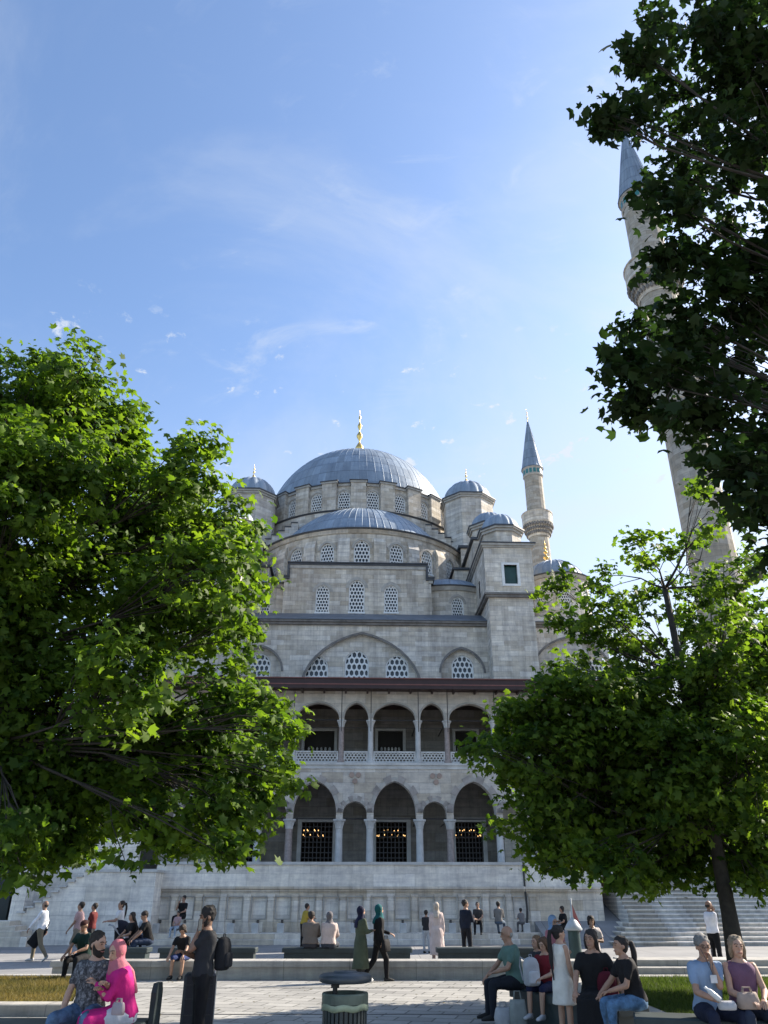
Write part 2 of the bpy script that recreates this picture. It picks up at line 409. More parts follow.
# ---- gallery ----
VW=-2.5; zwall=LZ(394,862,VW)
colpx=[339,370]; per=81.0
zc_l=LZ(394,830,0)
cu=[]; 
uA=LU(339,830,0); uB=LU(370,830,0); perU=LU(420,830,0)-uA
for k in range(-3,4): cu+=[uA+perU*k,uB+perU*k]
cu=sorted(cu); bays=[(cu[i],cu[i+1]) for i in range(len(cu)-1)]
uL,uR=cu[0]-.4,cu[-1]+.4
zfloor=zwall-.25; zcap0=LZ(394,829,0); zcap1=LZ(394,819,0); zapW=LZ(394,781,0); zapN=LZ(354,801,0)
zband=LZ(394,763,0)   # upper floor level
zb_top=LZ(394,751,0); zu0=LZ(394,727,0); zu1=LZ(394,720,0); zuap=LZ(394,703,0); ztop=LZ(394,689,0)
m=MB(); ops=[]
for a,b in bays:
    wide=(b-a)>2.0; hw=(b-a)/2-.17
    ops.append(OP((a+b)/2,hw,zcap1+.02,zcap1+.3,(zapW if wide else zapN)-zcap1-.3,c=.22))
for o in ops: o['zb']=zcap1
m1=MB(); arch_wall(m1,uL,uR,zcap1,zband-.12,0,.55,ops)
m1.build('lower_arcade_wall',M['stone_gallery'],mosque)
rings=[]
for o in ops:
    tr_=MB(); arch_ring(tr_,o,.16 if o['hw']<1 else .2,-.035,.0,False); rings.append(tr_.build('arch_moulding',M['trim'],mosque))
# alternating voussoirs
for oi,o in enumerate(ops):
    n=11
    for i in range(0,n):
        if i%2: continue
        t0,t1=i/n,(i+1)/n
        pts=[]
        w=.34 if o['hw']>1 else .28
        for t in (t0,(t0+t1)/2,t1):
            u=o['u']-o['hw']*math.cos(PI*t); pts.append((u,topz(o,u)))
        out=[(o['u']+(u-o['u'])*(o['hw']+w)/o['hw'],o['zs']+(z-o['zs'])*(o['rise']+w)/o['rise']) for u,z in pts]
        q=[(pts[k],pts[k+1],out[k+1],out[k]) for k in range(2)]; vs=MB()
        vs.loft([[(x,y_,z) for x,z in (pts[0],pts[1],pts[2],out[2],out[1],out[0])] for y_ in (-.045,-.001)])
        vs.build('voussoir',plain('dark_voussoir_stone',(.29,.265,.245),.8,.3,2,.2),rings[oi])
b=MB(); b.box(uL,uR,-.12,.6,zband-.12,zband); b.box(uL,uR,-.05,.55,zband-.3,zband-.121); b.build('string_course',M['column'],mosque)
# rosettes
for px,py in ((355,777),(436,778),(276,777),(516,778)):
    u,z=L(px,py,0)
    r=MB()
    for k in range(3):
        a=PI/2+k*2*PI/3+PI; cx,cz=u+.2*math.cos(a),z+.2*math.sin(a)
        r.lathe([(.001,-.0),(.13,-.0),(.13,.05)],(0,0,0),14)
        n=len(r.v)//1
        for q in range(len(r.v)-14*3,len(r.v)):
            x,y,zz=r.v[q]; r.v[q]=(cx+x,-.07+zz,cz+y)
    r.build('rosette',plain('reddish_inlay',(.30,.22,.18),.6,.2,3,.1),mosque)
# columns
def column(m,cap,u,v,z0,z1,zc,r):
    m.lathe([(r*1.45,0),(r*1.45,.12),(r*1.1,.2),(r,.26),(r*.9,z1-z0)],(u,v,z0),16)
    cap.lathe([(r*.95,0),(r*1.05,.04),(r*1.1,(zc-z1)*.3),(r*1.5,(zc-z1)*.75),(r*1.75,(zc-z1)*.82),(r*1.75,zc-z1)],(u,v,z1),8,a0=PI/8,a1=2*PI+PI/8)
for i,u in enumerate(cu):
    a,c=MB(),MB(); column(a,c,u,.27,zfloor,zcap0,zcap1,.19); o=a.build('lower_column',M['column_red'] if i%4==1 else M['column'],mosque); autosmooth(o); o2=c.build('capital',M['column'],o)
    a,c=MB(),MB(); column(a,c,u,.2,zband,zu0,zu1,.15); o=a.build('upper_column',M['column_red'] if i in (6,9) else M['column'],mosque); autosmooth(o); c.build('capital',M['column'],o)
    t=MB(); t.tube([(u+.0,-.35,zu0-.3),(u,-.5,ztop-.05)],.022,6); t.build('drain_chain',M['iron'],mosque)
# upper arcade
ops=[OP((a+b)/2,(b-a)/2-.13,zu1,zu1+.08,zuap-zu1-.08,c=.15) for a,b in bays]
m=MB(); arch_wall(m,uL,uR,zu1,ztop,0,.4,ops); m.build('upper_arcade_wall',M['stone_gallery'],mosque)
for o in ops:
    t=MB(); arch_ring(t,o,.09,-.03,0,False); t.build('arch_moulding',M['trim'],mosque)
ti=MB()
for z,v in ((zcap1+.02,.2),(zu1+.02,.2)): ti.tube([(uL,v,z),(uR,v,z)],.035,6)
ti.tube([(uL,.2,zu0-.02),(uR,.2,zu0-.02)],.02,6)
for u in cu:
    for z in (zcap1+.02,zu1+.02): ti.tube([(u,.2,z),(u,4.5,z)],.03,6)
ti.build('tie_rods',M['iron'],mosque)
for a,b in bays:
    o=OP((a+b)/2,(b-a)/2-.22,zband+.1,zb_top-.08,0,'rect'); g=MB(); grille(g,o,.14,.22,.17,.34,1.0)
    g.box(a+.14,b-.14,.1,.27,zb_top-.08,zb_top); g.box(a+.14,b-.14,.1,.27,zband,zband+.1)
    g.box(a+.14,a+.22,.12,.25,zband+.1,zb_top-.08); g.box(b-.22,b-.14,.12,.25,zband+.1,zb_top-.08)
    g.build('balustrade',M['column'],mosque)
# floors, ceiling, eave
f=MB(); f.box(uL,uR,.56,4.45,zband-.35,zband-.05); f.build('upper_floor',M['trim_dark'],mosque)
f=MB(); f.box(uL,uR,-1.1,4.45,zfloor-.3,zfloor); f.build('lower_floor',M['marble'],mosque)
ze0=LZ(394,689,-1.0); ze1=LZ(394,679,-1.1)
f=MB(); f.box(uL-.6,uR+.6,-1.1,-1.0,ze0,ze1); f.box(uL-.6,uR+.6,-1.0,4.4,ze0+.1,ze0+.2)
f.build('eave',M['eave'],mosque)
f=MB(); f.box(uL-.6,uR+.6,-1.16,-.99,ze1+.003,ze1+.05); f.box(uL-.6,uR+.6,-1.12,-1.1,ze0+.18,ze0+.24)
f.build('gutter',plain('rust_brown_gutter',(.16,.06,.05),.6,.2,3,.1),mosque)
f=MB(); i0=0
f.loft([[(u,-1.0,ze1+.05),(u,4.4,ze1+.7),(u,4.4,ze0+.21),(u,-1.0,ze0+.21)] for u in (uL-.6,uR+.6)]); f.build('gallery_roof',M['lead_flat'],mosque)
for u in np.linspace(uL,uR,24):
    r=MB(); r.box(u-.05,u+.05,-.98,.0,ze0-.02,ze0+.098); r.build('rafter',M['eave'],mosque)
for u0_,u1_ in ((uL-.45,uL+.05),(uR-.05,uR+.45)):
    e_=MB(); e_.box(u0_,u1_,-.3,6,0,zband-.36); e_.box(u0_,u1_,.0,6,zband+.0,ze0); e_.build('gallery_end_wall',M['stone_gallery'],mosque)
# ---- lower facade wall behind the gallery (v=4.5) ----
VF=4.5; zcorn=LZ(357,625.5,VF); z_ledge0=LZ(357,628,VF-.25); z_ledge1=LZ(357,613.5,5.9)
uFL,uFR=uL+.5,uR+1.0
bl=[]
def boxop(x0,x1,y0,y1,v):
    a,zt=L(x0,y0,v); b,zb=L(x1,y1,v); return OP((a+b)/2,(b-a)/2,zb,zt,0,'rect')
dl=[boxop(302,332,822,862,VF),boxop(376,407,822,862,VF),boxop(455,484,822,862,VF),boxop(531,562,822,862,VF)]
du_=[boxop(305,334,731,751,VF),boxop(378,403,731,751,VF),boxop(455,477,731,751,VF),boxop(531,556,731,751,VF)]
shift=dl[1]['u']-dl[0]['u']
dl.append(OP(dl[0]['u']-shift,dl[0]['hw'],dl[0]['zb'],dl[0]['zs'],0,'rect')); du_.append(OP(du_[0]['u']-shift,du_[0]['hw'],du_[0]['zb'],du_[0]['zs'],0,'rect'))
for o in dl: o['zb']=zfloor
zspl=zband-.2; ztopin=ze0+.1
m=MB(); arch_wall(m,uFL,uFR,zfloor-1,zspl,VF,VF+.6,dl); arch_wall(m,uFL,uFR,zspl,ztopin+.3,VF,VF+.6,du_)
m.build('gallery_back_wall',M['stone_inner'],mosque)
for o in dl:
    fr=MB()
    for (a,b,c,d) in ((o['u']-o['hw']-.22,o['u']-o['hw'],zfloor,o['zs']+.22),(o['u']+o['hw'],o['u']+o['hw']+.22,zfloor,o['zs']+.22),(o['u']-o['hw'],o['u']+o['hw'],o['zs'],o['zs']+.22)):
        fr.box(a,b,VF-.05,VF+.1,c,d)
    w=fr.build('grated_opening',M['column'],mosque)
    g=MB(); n=8
    for i in range(n+1):
        u=o['u']-o['hw']+2*o['hw']*i/n; g.tube([(u,VF+.12,zfloor),(u,VF+.12,o['zs'])],.028,5)
    z=zfloor+.2
    while z<o['zs']: g.tube([(o['u']-o['hw'],VF+.12,z),(o['u']+o['hw'],VF+.12,z)],.028,5); z+=.26
    g.build('grille',M['grille_iron'],w)
for o in du_:
    fr=MB()
    for (a,b,c,d) in ((o['u']-o['hw']-.16,o['u']-o['hw'],o['zb'],o['zs']+.16),(o['u']+o['hw'],o['u']+o['hw']+.16,o['zb'],o['zs']+.16),(o['u']-o['hw'],o['u']+o['hw'],o['zs'],o['zs']+.16)):
        fr.box(a,b,VF-.04,VF+.1,c,d)
    w=fr.build('window',M['column'],mosque); p=MB(); p.box(o['u']-o['hw'],o['u']+o['hw'],VF+.3,VF+.33,o['zb'],o['zs']); p.build('pane',M['dark'],w)
    s=MB()
    for i in range(6): 
        uu=o['u']+o['hw']*(-.7+.28*i); s.ell((uu,VF+.18,o['zb']+.12),.07,.04,.13,8,5)
    s.build('pale_cresting',M['column'],w)
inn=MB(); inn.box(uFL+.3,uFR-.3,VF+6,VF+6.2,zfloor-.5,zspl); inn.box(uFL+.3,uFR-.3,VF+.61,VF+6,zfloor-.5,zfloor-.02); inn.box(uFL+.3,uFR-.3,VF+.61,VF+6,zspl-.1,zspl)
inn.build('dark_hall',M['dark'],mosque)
# upper part of that wall with big relieving arches
bigs=[]
ua,_=L(301,690,VF); ub,_=L(421,690,VF); uc=(ua+ub)/2; hwb=(ub-ua)/2
zsB=LZ(357,692,VF); zaB=LZ(357,634,VF)
uc2,_=L(462,660,VF); hw2=LU(484,675,VF)-uc2; z2=LZ(462,649,VF)
axis=uc
bigs=[OP(uc,hwb,zsB-.4,zsB,zaB-zsB,c=.35),OP(uc2,hw2,zsB-.4,LZ(462,673,VF),z2-LZ(462,673,VF),c=.3),OP(2*uc-uc2,hw2,zsB-.4,LZ(462,673,VF),z2-LZ(462,673,VF),c=.3)]
u3=LU(562,660,VF); hw3=LU(582,660,VF)-u3+.5
bigs.append(OP(u3+.6,hw3+.6,zsB-.4,LZ(562,672,VF),LZ(562,638,VF)-LZ(562,672,VF),c=.3)); bigs.append(OP(2*uc-u3-.6,hw3+.6,zsB-.4,LZ(562,672,VF),LZ(562,638,VF)-LZ(562,672,VF),c=.3))
m=MB(); arch_wall(m,uFL,uFR,ztopin+.301,zcorn,VF,VF+.25,[dict(o,zb=ztopin+.301) for o in bigs])
m.build('upper_front_wall',M['stone'],mosque)
for o in bigs:
    t=MB(); arch_ring(t,dict(o,zb=ztopin+.3),.13,VF-.06,VF+.02,False); t.build('arch_moulding',M['trim_dark'],mosque)
wins=[]
for x,w,yt in ((317,23,655),(357,24,650),(397,23,655)):
    u,zt=L(x,yt,VF+.25); hw=w/2/FPX*(ray(x,yt).y and (VF+41+.2)/ray(x,yt).y)
    wins.append(OP(u,hw,LZ(x,681,VF+.25)-.35,zt-hw*1.1,hw*1.1,c=.3))
u,zt=L(462,655,VF+.25); hwx=LU(473,665,VF+.25)-LU(451,665,VF+.25); hwx/=2
for uu in (u,2*uc-u): wins.append(OP(uu,hwx,wins[0]['zb'],zt-hwx*1.1,hwx*1.1,c=.3))
for px in (566,592): 
    u,zt=L(px,658,VF+.25); wins.append(OP(u,.62,wins[0]['zb'],zt-.7,.7,c=.3)); wins.append(OP(2*uc-u,.62,wins[0]['zb'],zt-.7,.7,c=.3))
m=MB(); arch_wall(m,uFL,uFR,ztopin+.302,zcorn-.02,VF+.252,VF+.8,[dict(w) for w in wins]); m.build('recessed_wall',M['stone'],mosque)
for w in wins: window(mosque,w,VF+.252)
c=MB()
c.box(uFL-.2,uFR+.2,VF-.18,VF+.8,zcorn,zcorn+.14); c.box(uFL-.3,uFR+.3,VF-.3,VF+.8,zcorn+.141,zcorn+.26); c.build('cornice',M['trim_dark'],mosque)
r=MB(); r.loft([[(u,VF-.36,zcorn+.265),(u,VF-.36,zcorn+.32),(u,6.0,z_ledge1),(u,6.0,zcorn+.265)] for u in (uFL-.3,uFR+.3)]); r.build('lead_ledge',M['lead_flat'],mosque)
body=MB(); body.box(uFL+.4,uFR-.4,VF+6.3,36,zfloor-1,z_ledge1-.6); body.box(uFL+.4,uFR-.4,6.6,VF+6.3,zband+.2,z_ledge1-.6); body.box(axis-8.0,axis+8.0,14.9,34,z_ledge1-.6,LZ(357,530,9)-1.2)
body.build('inner_mass',M['stone'],mosque)
# ---- second tier ----
V2=6.0; a,_=L(283,600,V2); b,_=L(431.5,600,V2); hw_t=(b-a)/2; ax2=(a+b)/2
z2b=z_ledge1-.3; z2s=LZ(357,580,V2); z2t=LZ(357,566,V2); a3=LU(290,570,V2); hw3_=ax2-a3
wins=[]
for x,w,yt in ((323,14,585),(357,16,580),(391,14,585)):
    u,zt=L(x,yt,V2); hw=(LU(x+w/2,600,V2)-LU(x-w/2,600,V2))/2
    wins.append(OP(u,hw,LZ(x,612,V2),zt-hw*1.1,hw*1.1,c=.3))
m=MB(); arch_wall(m,ax2-hw_t,ax2+hw_t,z2b,z2s,V2,V2+.5,wins)
m.box(ax2-hw3_,ax2+hw3_,V2+.001,V2+1.4,z2s-.02,z2t); m.box(ax2-hw_t+.001,ax2-hw_t+.6,V2+.5,12,z2b,z2s); m.box(ax2+hw_t-.6,ax2+hw_t-.001,V2+.5,12,z2b,z2s)
m.box(ax2-hw_t+.6,ax2+hw_t-.6,V2+.5,10.8,z2s-.4,z2s-.05)
m.build('second_tier_wall',M['stone_warm'],mosque)
for w in wins:
    wo_=window(mosque,w,V2); t=MB(); arch_ring(t,w,.22,V2-.03,V2,False); t.build('window_surround',M['trim'],wo_)
c=MB(); c.box(ax2-hw3_-.1,ax2+hw3_+.1,V2-.12,V2+1.5,z2t,z2t+.13); c.box(ax2-hw3_-.16,ax2+hw3_+.16,V2-.2,V2+1.5,z2t+.131,z2t+.2)
for s in (-1,1):
    x0,x1=sorted((ax2+s*hw3_,ax2+s*(hw_t+.22))); c.box(x0+.001,x1,V2-.14,V2+4,z2s+.001,z2s+.15); c.box(x0+.001,x1+.02,V2-.2,V2+4,z2s+.151,z2s+.22)
    x0,x1=sorted((ax2+s*(hw3_+.02),ax2+s*(hw3_+.16))); c.box(x0,x1,V2-.13,V2+1.3,z2s+.221,z2t-.001)
c.build('stepped_cornice',M['lead_edge'],mosque)
c=MB(); c.box(ax2-hw3_-.06,ax2+hw3_+.06,V2-.07,V2,z2t-.22,z2t-.002)
for s in (-1,1):
    x0,x1=sorted((ax2+s*(hw3_+.18),ax2+s*(hw_t+.12))); c.box(x0,x1,V2-.08,V2+.0,z2s-.2,z2s-.002)
c.build('trim_band',M['trim'],mosque)
# ---- exedra (curved flanks) ----
for s in (-1,1):
    cu_,cv_=axis+s*(hw_t+1.15)-.05,10.6; Re=3.9
    mp=drum_map(cu_,cv_,Re)
    zt=LZ(452,592,7); zb=z2b
    uw=s*.10*Re; hw=.42
    w=OP(uw,hw,LZ(453,621,6.8),LZ(453,597,6.8)-.5,.5,c=.3)
    m=MB(); arch_wall(m,-2.2*Re/2,2.2*Re/2,zb,zt,0,.5,[w],du=.5); m.build('exedra_wall',M['stone'],mosque,mapf=mp)
    wo_=window(mosque,w,0,mp)
    t=MB(); arch_ring(t,w,.18,-.03,0,False); t.build('window_surround',M['trim'],wo_,mapf=mp)
    c=MB(); cyl_band(c,(cu_,cv_,0),Re+.1,Re+.22,zt+.001,zt+.25,40,-1.5,1.5); c.build('cornice',M['trim'],mosque)
    c=MB(); cyl_band(c,(cu_,cv_,0),Re+.26,Re+.3,zt+.251,zt+.33,40,-1.5,1.5); c.build('lead_drip_edge',M['lead_edge'],mosque)
    d=MB(); dome(d,(cu_,cv_,zt+.3),cap_profile(Re+.1,1.6,8),20,.04,.2,-1.6,1.6); d.build('exedra_half_dome',M['lead'],mosque,smooth=False)
# ---- big half dome ----
CV=17.6; CU=axis-.05; RH=8.6; vfr=CV-RH
zr=LZ(357,530,vfr); zbH=zr-4.6
mp=drum_map(CU,CV,RH); wins=[]
for k in range(-5,6):
    uw=k*R(16.8)*RH; c0=(abs(k)%1)
    zt=LZ(357,540,vfr); zb=LZ(357,564,vfr); hw=.58 if k==0 else .52
    wins.append(OP(uw,hw,zb-.05,zt-hw*1.1-(0 if k==0 else .12),hw*1.1,c=.3))
m=MB(); arch_wall(m,-R(98)*RH,R(98)*RH,zbH,zr-.25,0,.6,wins,du=.5); m.build('half_dome_drum',M['stone_warm'],mosque,mapf=mp)
for w in wins:
    wo_=window(mosque,w,0,mp); t=MB(); arch_ring(t,w,.16,-.05,0,False); t.build('window_surround',M['trim'],wo_,mapf=mp)
bt=MB()
for k in range(-5,5):
    u=(k+.5)*R(16.8)*RH
    bt.box(u-.42,u+.42,-.28,-.001,zbH,zr-1.2); bt.loft([[(u-.42,-.28,zr-1.2),(u+.42,-.28,zr-1.2),(u+.42,-.001,zr-1.2),(u-.42,-.001,zr-1.2)],[(u-.42,-.02,zr-.6),(u+.42,-.02,zr-.6),(u+.42,-.001,zr-.6),(u-.42,-.001,zr-.6)]])
bt.build('drum_pilasters',M['stone'],mosque,mapf=mp)
c=MB(); cyl_band(c,(CU,CV,0),RH+.08,RH+.22,zr-.25,zr-.001,64,-R(98),R(98)); c.build('cornice',M['stone_warm'],mosque)
c=MB(); cyl_band(c,(CU,CV,0),RH+.28,RH+.34,zr,zr+.1,64,-R(98),R(98)); c.build('lead_drip_edge',M['lead_edge'],mosque)
zmb=LZ(358,509,15.1)   # foot of the main drum
d=MB(); pr=cap_profile(RH-1.2,(zmb-zr)*1.06,14); pr=[(RH+.28,-.0)]+pr
dome(d,(CU,CV,zr+.1),pr,40,.026,.12,-R(95),R(95)); d.build('half_dome',M['lead'],mosque)
# ---- main block, stepped shoulders ----
VM=25.0; RM=9.2; UM=LU(358.5,495,VM-RM+.0); 
zmt=LZ(358.5,484,VM-RM)   # top of main drum
m=MB()
zt0=zmb-.13
m.lathe([(RM+.55,zbH),(RM+.55,zmb-.101)],(UM,VM,0),72)
for i in range(9):
    x=5.2+i*.52; z=zt0-.6-.36*(i+1)
    m.box(CU-x-.52,CU-x+.001*i,CV-1.9+.03*i,CV+16,zbH-2,z); m.box(CU+x-.001*i,CU+x+.52,CV-1.9+.03*i,CV+16,zbH-2,z)
m.build('stepped_main_block',M['stone'],mosque)
for i in range(9):
    x=5.2+i*.52; z=zt0-.6-.36*(i+1)
    for s in (-1,1):
        c=MB(); x0,x1=sorted((CU+s*(x+.01),CU+s*(x+.56))); c.box(x0,x1,CV-2.0+.03*i,CV+1,z+.002,z+.07); c.build('lead_step_cap',M['lead_edge'],mosque)
# ---- main drum and dome ----
mp=drum_map(UM,VM,RM); wins=[]; st=2*PI/24*RM
for k in range(-9,9):
    wins.append(OP((k+.5)*st,.52,zmb+.45,zmt-1.15,.55,c=.25))
m=MB(); arch_wall(m,-12*st,12*st,zmb,zmt-.2,0,.6,wins,du=.6); m.build('main_drum',M['stone_warm'],mosque,mapf=mp)
for w in wins:
    wo_=window(mosque,w,0,mp,sill=False); t=MB(); arch_ring(t,w,.13,-.04,0,False); t.build('window_surround',M['trim'],wo_,mapf=mp)
pc=MB(); pl=MB()
for k in range(-12,12):
    u=k*st; pz=MB(); pz.box(u-.60,u+.60,-.36,-.001,zmb,zmt-.02); pz.build('drum_pier',M['stone_warm'],mosque,mapf=mp)
    pc.box(u-.68,u+.68,-.46,.3,zmt-.019,zmt+.13); pl.box(u-.74,u+.74,-.53,.3,zmt+.131,zmt+.21)
    pc.box(u+.681,u+st-.681,-.12,.3,zmt-.199,zmt+.02); pl.box(u+.741,u+st-.741,-.2,.3,zmt+.021,zmt+.1)
pc.build('cornice',M['trim'],mosque,mapf=mp); pl.build('lead_drip_edge',M['lead_edge'],mosque,mapf=mp)
c=MB(); cyl_band(c,(UM,VM,0),RM+.6,RM+.7,zmb-.1,zmb-.001,72); c.build('drum_foot_ledge',M['lead_edge'],mosque)
d=MB(); pr=cap_profile(RM-.55,7.75,18); dome(d,(UM,VM,zmt-.1),[(RM+.0,-.1)]+pr,72,.018,.08); d.build('main_dome',M['lead'],mosque)
finial(mosque,(UM,VM,zmt+7.55),LZ(359,410,VM)-(zmt+7.55),k=.75)
# ---- weight turrets ----
def octo(m,c,r,z0,z1,n=8):
    m.lathe([(r,z0),(r,z1)],(c[0],c[1],0),n,PI/n,2*PI+PI/n,cap=True)
def turret(name,c,r,z0,z1,dh,fh=1.6,n=8,mat='stone'):
    m=MB(); octo(m,c,r,z0,z1,n); t=m.build(name,M[mat],mosque)
    k=MB(); octo(k,c,r+.12,z1+.001,z1+.18,n); octo(k,c,r+.24,z1+.181,z1+.3,n); k.build('cornice',M['trim'],t)
    k=MB(); octo(k,c,r+.3,z1+.301,z1+.4,n); k.build('lead_drip_edge',M['lead_edge'],t)
    d=MB(); dome(d,(c[0],c[1],z1+.4),cap_profile(r*.93,dh,9),16,0,lobe=.09*r/2); o=d.build('ribbed_dome',M['lead'],t,smooth=True)
    if fh: finial(t,(c[0],c[1],z1+.4+dh-.05),fh,k=.8)
    return t
VT=17.0
zT=LZ(467,492,VT-2)
for px in (467,252):
    u=LU(px,495,VT); turret('weight_turret',(u,VT),2.15,zbH-3,zT-.45,1.9,1.7)
# ---- buttress towers ----
def buttress(sgn):
    v0=3.0; x0=LU(487,600,v0); x1=LU(536,600,v0)
    if sgn<0: x0,x1=2*axis-x1,2*axis-x0
    z_c=LZ(511,548,v0); zl=LZ(511,594,v0)
    w=OP((LU(510.5,570,v0) if sgn>0 else 2*axis-LU(510.5,570,v0)),(LU(517,570,v0)-LU(504,570,v0))/2,LZ(511,584,v0),LZ(511,565,v0),0,'rect')
    root=MB(); root.box(x0+.14,x1-.14,v0+.14,13,zfloor,zl-.2); b=root.build('buttress_tower',M['stone'],mosque)
    m=MB(); arch_wall(m,x0,x1,zl,z_c,v0,v0+.4,[w]); m.box(x0,x0+.4,v0+.4,13,zl,z_c-.001); m.box(x1-.4,x1,v0+.4,13,zl,z_c-.001); m.box(x0+.4,x1-.4,v0+1,13,zl,z_c-.01); m.build('tower_head',M['stone'],b)
    fr=MB(); 
    for (a,bb,c,d) in ((w['u']-w['hw']-.16,w['u']-w['hw'],w['zb']-.14,w['zs']+.14),(w['u']+w['hw'],w['u']+w['hw']+.16,w['zb']-.14,w['zs']+.14),(w['u']-w['hw'],w['u']+w['hw'],w['zs'],w['zs']+.14),(w['u']-w['hw'],w['u']+w['hw'],w['zb']-.14,w['zb'])):
        fr.box(a,bb,v0-.06,v0+.2,c,d)
    f=fr.build('window_frame',M['lime'],b); p=MB(); p.box(w['u']-w['hw'],w['u']+w['hw'],v0+.2,v0+.24,w['zb'],w['zs']); p.build('pane',M['shutter'],f)
    c=MB(); c.box(x0-.06,x1+.06,v0-.06,13,zl-.199,zl-.06); c.box(x0-.14,x1+.14,v0-.14,13,zl-.059,zl+.06); c.build('string_course',M['trim_dark'],b)
    c=MB(); c.box(x0-.1,x1+.1,v0-.1,13,z_c+.001,z_c+.12); c.box(x0-.2,x1+.2,v0-.2,13,z_c+.121,z_c+.26); c.build('cornice',M['trim'],b)
    c=MB(); c.box(x0-.26,x1+.26,v0-.26,13,z_c+.261,z_c+.33); c.build('lead_drip_edge',M['lead_edge'],b)
    s=MB()
    for yy in (v0+2.2,v0+5.0): s.box(x0-.03 if sgn>0 else x1-.05,x0+.05 if sgn>0 else x1+.03,yy,yy+.35,zl+.6,zl+1.7)
    s.build('slit_window',M['dark'],b)
    # higher rear part stepping up towards the turret
    h=MB(); zz=z_c+.33
    xm0,xm1=x0+.15,x1-.15
    q0,q1=(xm0-1.1,xm0-.001) if sgn>0 else (xm1+.001,xm1+1.1)
    h.box(q0,q1,10.2,17,zl-1,z_c+1.4)
    h.box(xm0,xm1,7.6,16,zl,z_c+2.6); h.box(xm0-.2,xm1+.2,12.6,19,zl,z_c+4.2)
    h.build('rear_buttress',M['stone'],b)
    c=MB(); c.box(q0-.15,q1+.15,10.0,17,z_c+1.401,z_c+1.55); c.box(xm0-.2,xm1+.2,7.4,16,z_c+2.6,z_c+2.78); c.box(xm0-.4,xm1+.4,12.4,19,z_c+4.2,z_c+4.4); c.build('lead_cap',M['lead_edge'],b)
    cc=((x0+x1)/2,v0+1.9)
    t=turret('small_turret',cc,1.32,z_c+.33,z_c+1.5,1.25,0); 
    t=turret('small_turret',((x0+x1)/2+.15*sgn,9.6),1.4,z_c+2.7,z_c+4.0,1.25,0)
buttress(1); buttress(-1)
# ---- side domes ----
for sgn in (1,-1):
    vv=9.5; u=LU(555,590,vv); 
    if sgn<0: u=2*axis-u
    zt=LZ(557,580,vv-1.6); Rr=2.3; mp=drum_map(u,vv,Rr)
    wins=[OP(k*R(45)*Rr+R(0)*Rr,.42,zt-2.3,zt-.95,.5,c=.3) for k in range(-2,3)]
    m=MB(); arch_wall(m,-PI*Rr,PI*Rr,zt-4.5,zt,0,.4,wins,du=.5); m.build('side_drum',M['stone'],mosque,mapf=mp)
    for w in wins: window(mosque,w,0,mp,sill=False)
    c=MB(); cyl_band(c,(u,vv,0),Rr+.1,Rr+.2,zt+.001,zt+.2,36); c.build('cornice',M['trim'],mosque)
    c=MB(); cyl_band(c,(u,vv,0),Rr+.24,Rr+.28,zt+.201,zt+.28,36); c.build('lead_drip_edge',M['lead_edge'],mosque)
    d=MB(); dome(d,(u,vv,zt+.25),cap_profile(Rr*.97,1.75,10),20,.04,.15); d.build('side_dome',M['lead'],mosque)
    finial(mosque,(u-.4*sgn,vv,zt+1.9),1.8,k=1.3)
    for i in ():
        uu=u+sgn*5.2*i; m=MB(); m.lathe([(2.3,zt-4.5),(2.3,zt-.6)],(uu,vv,0),24); m.build('side_drum',M['stone'],mosque); d=MB(); dome(d,(uu,vv,zt-.6),cap_profile(2.4,1.8,8),20,.04,.15); d.build('side_dome',M['lead'],mosque)
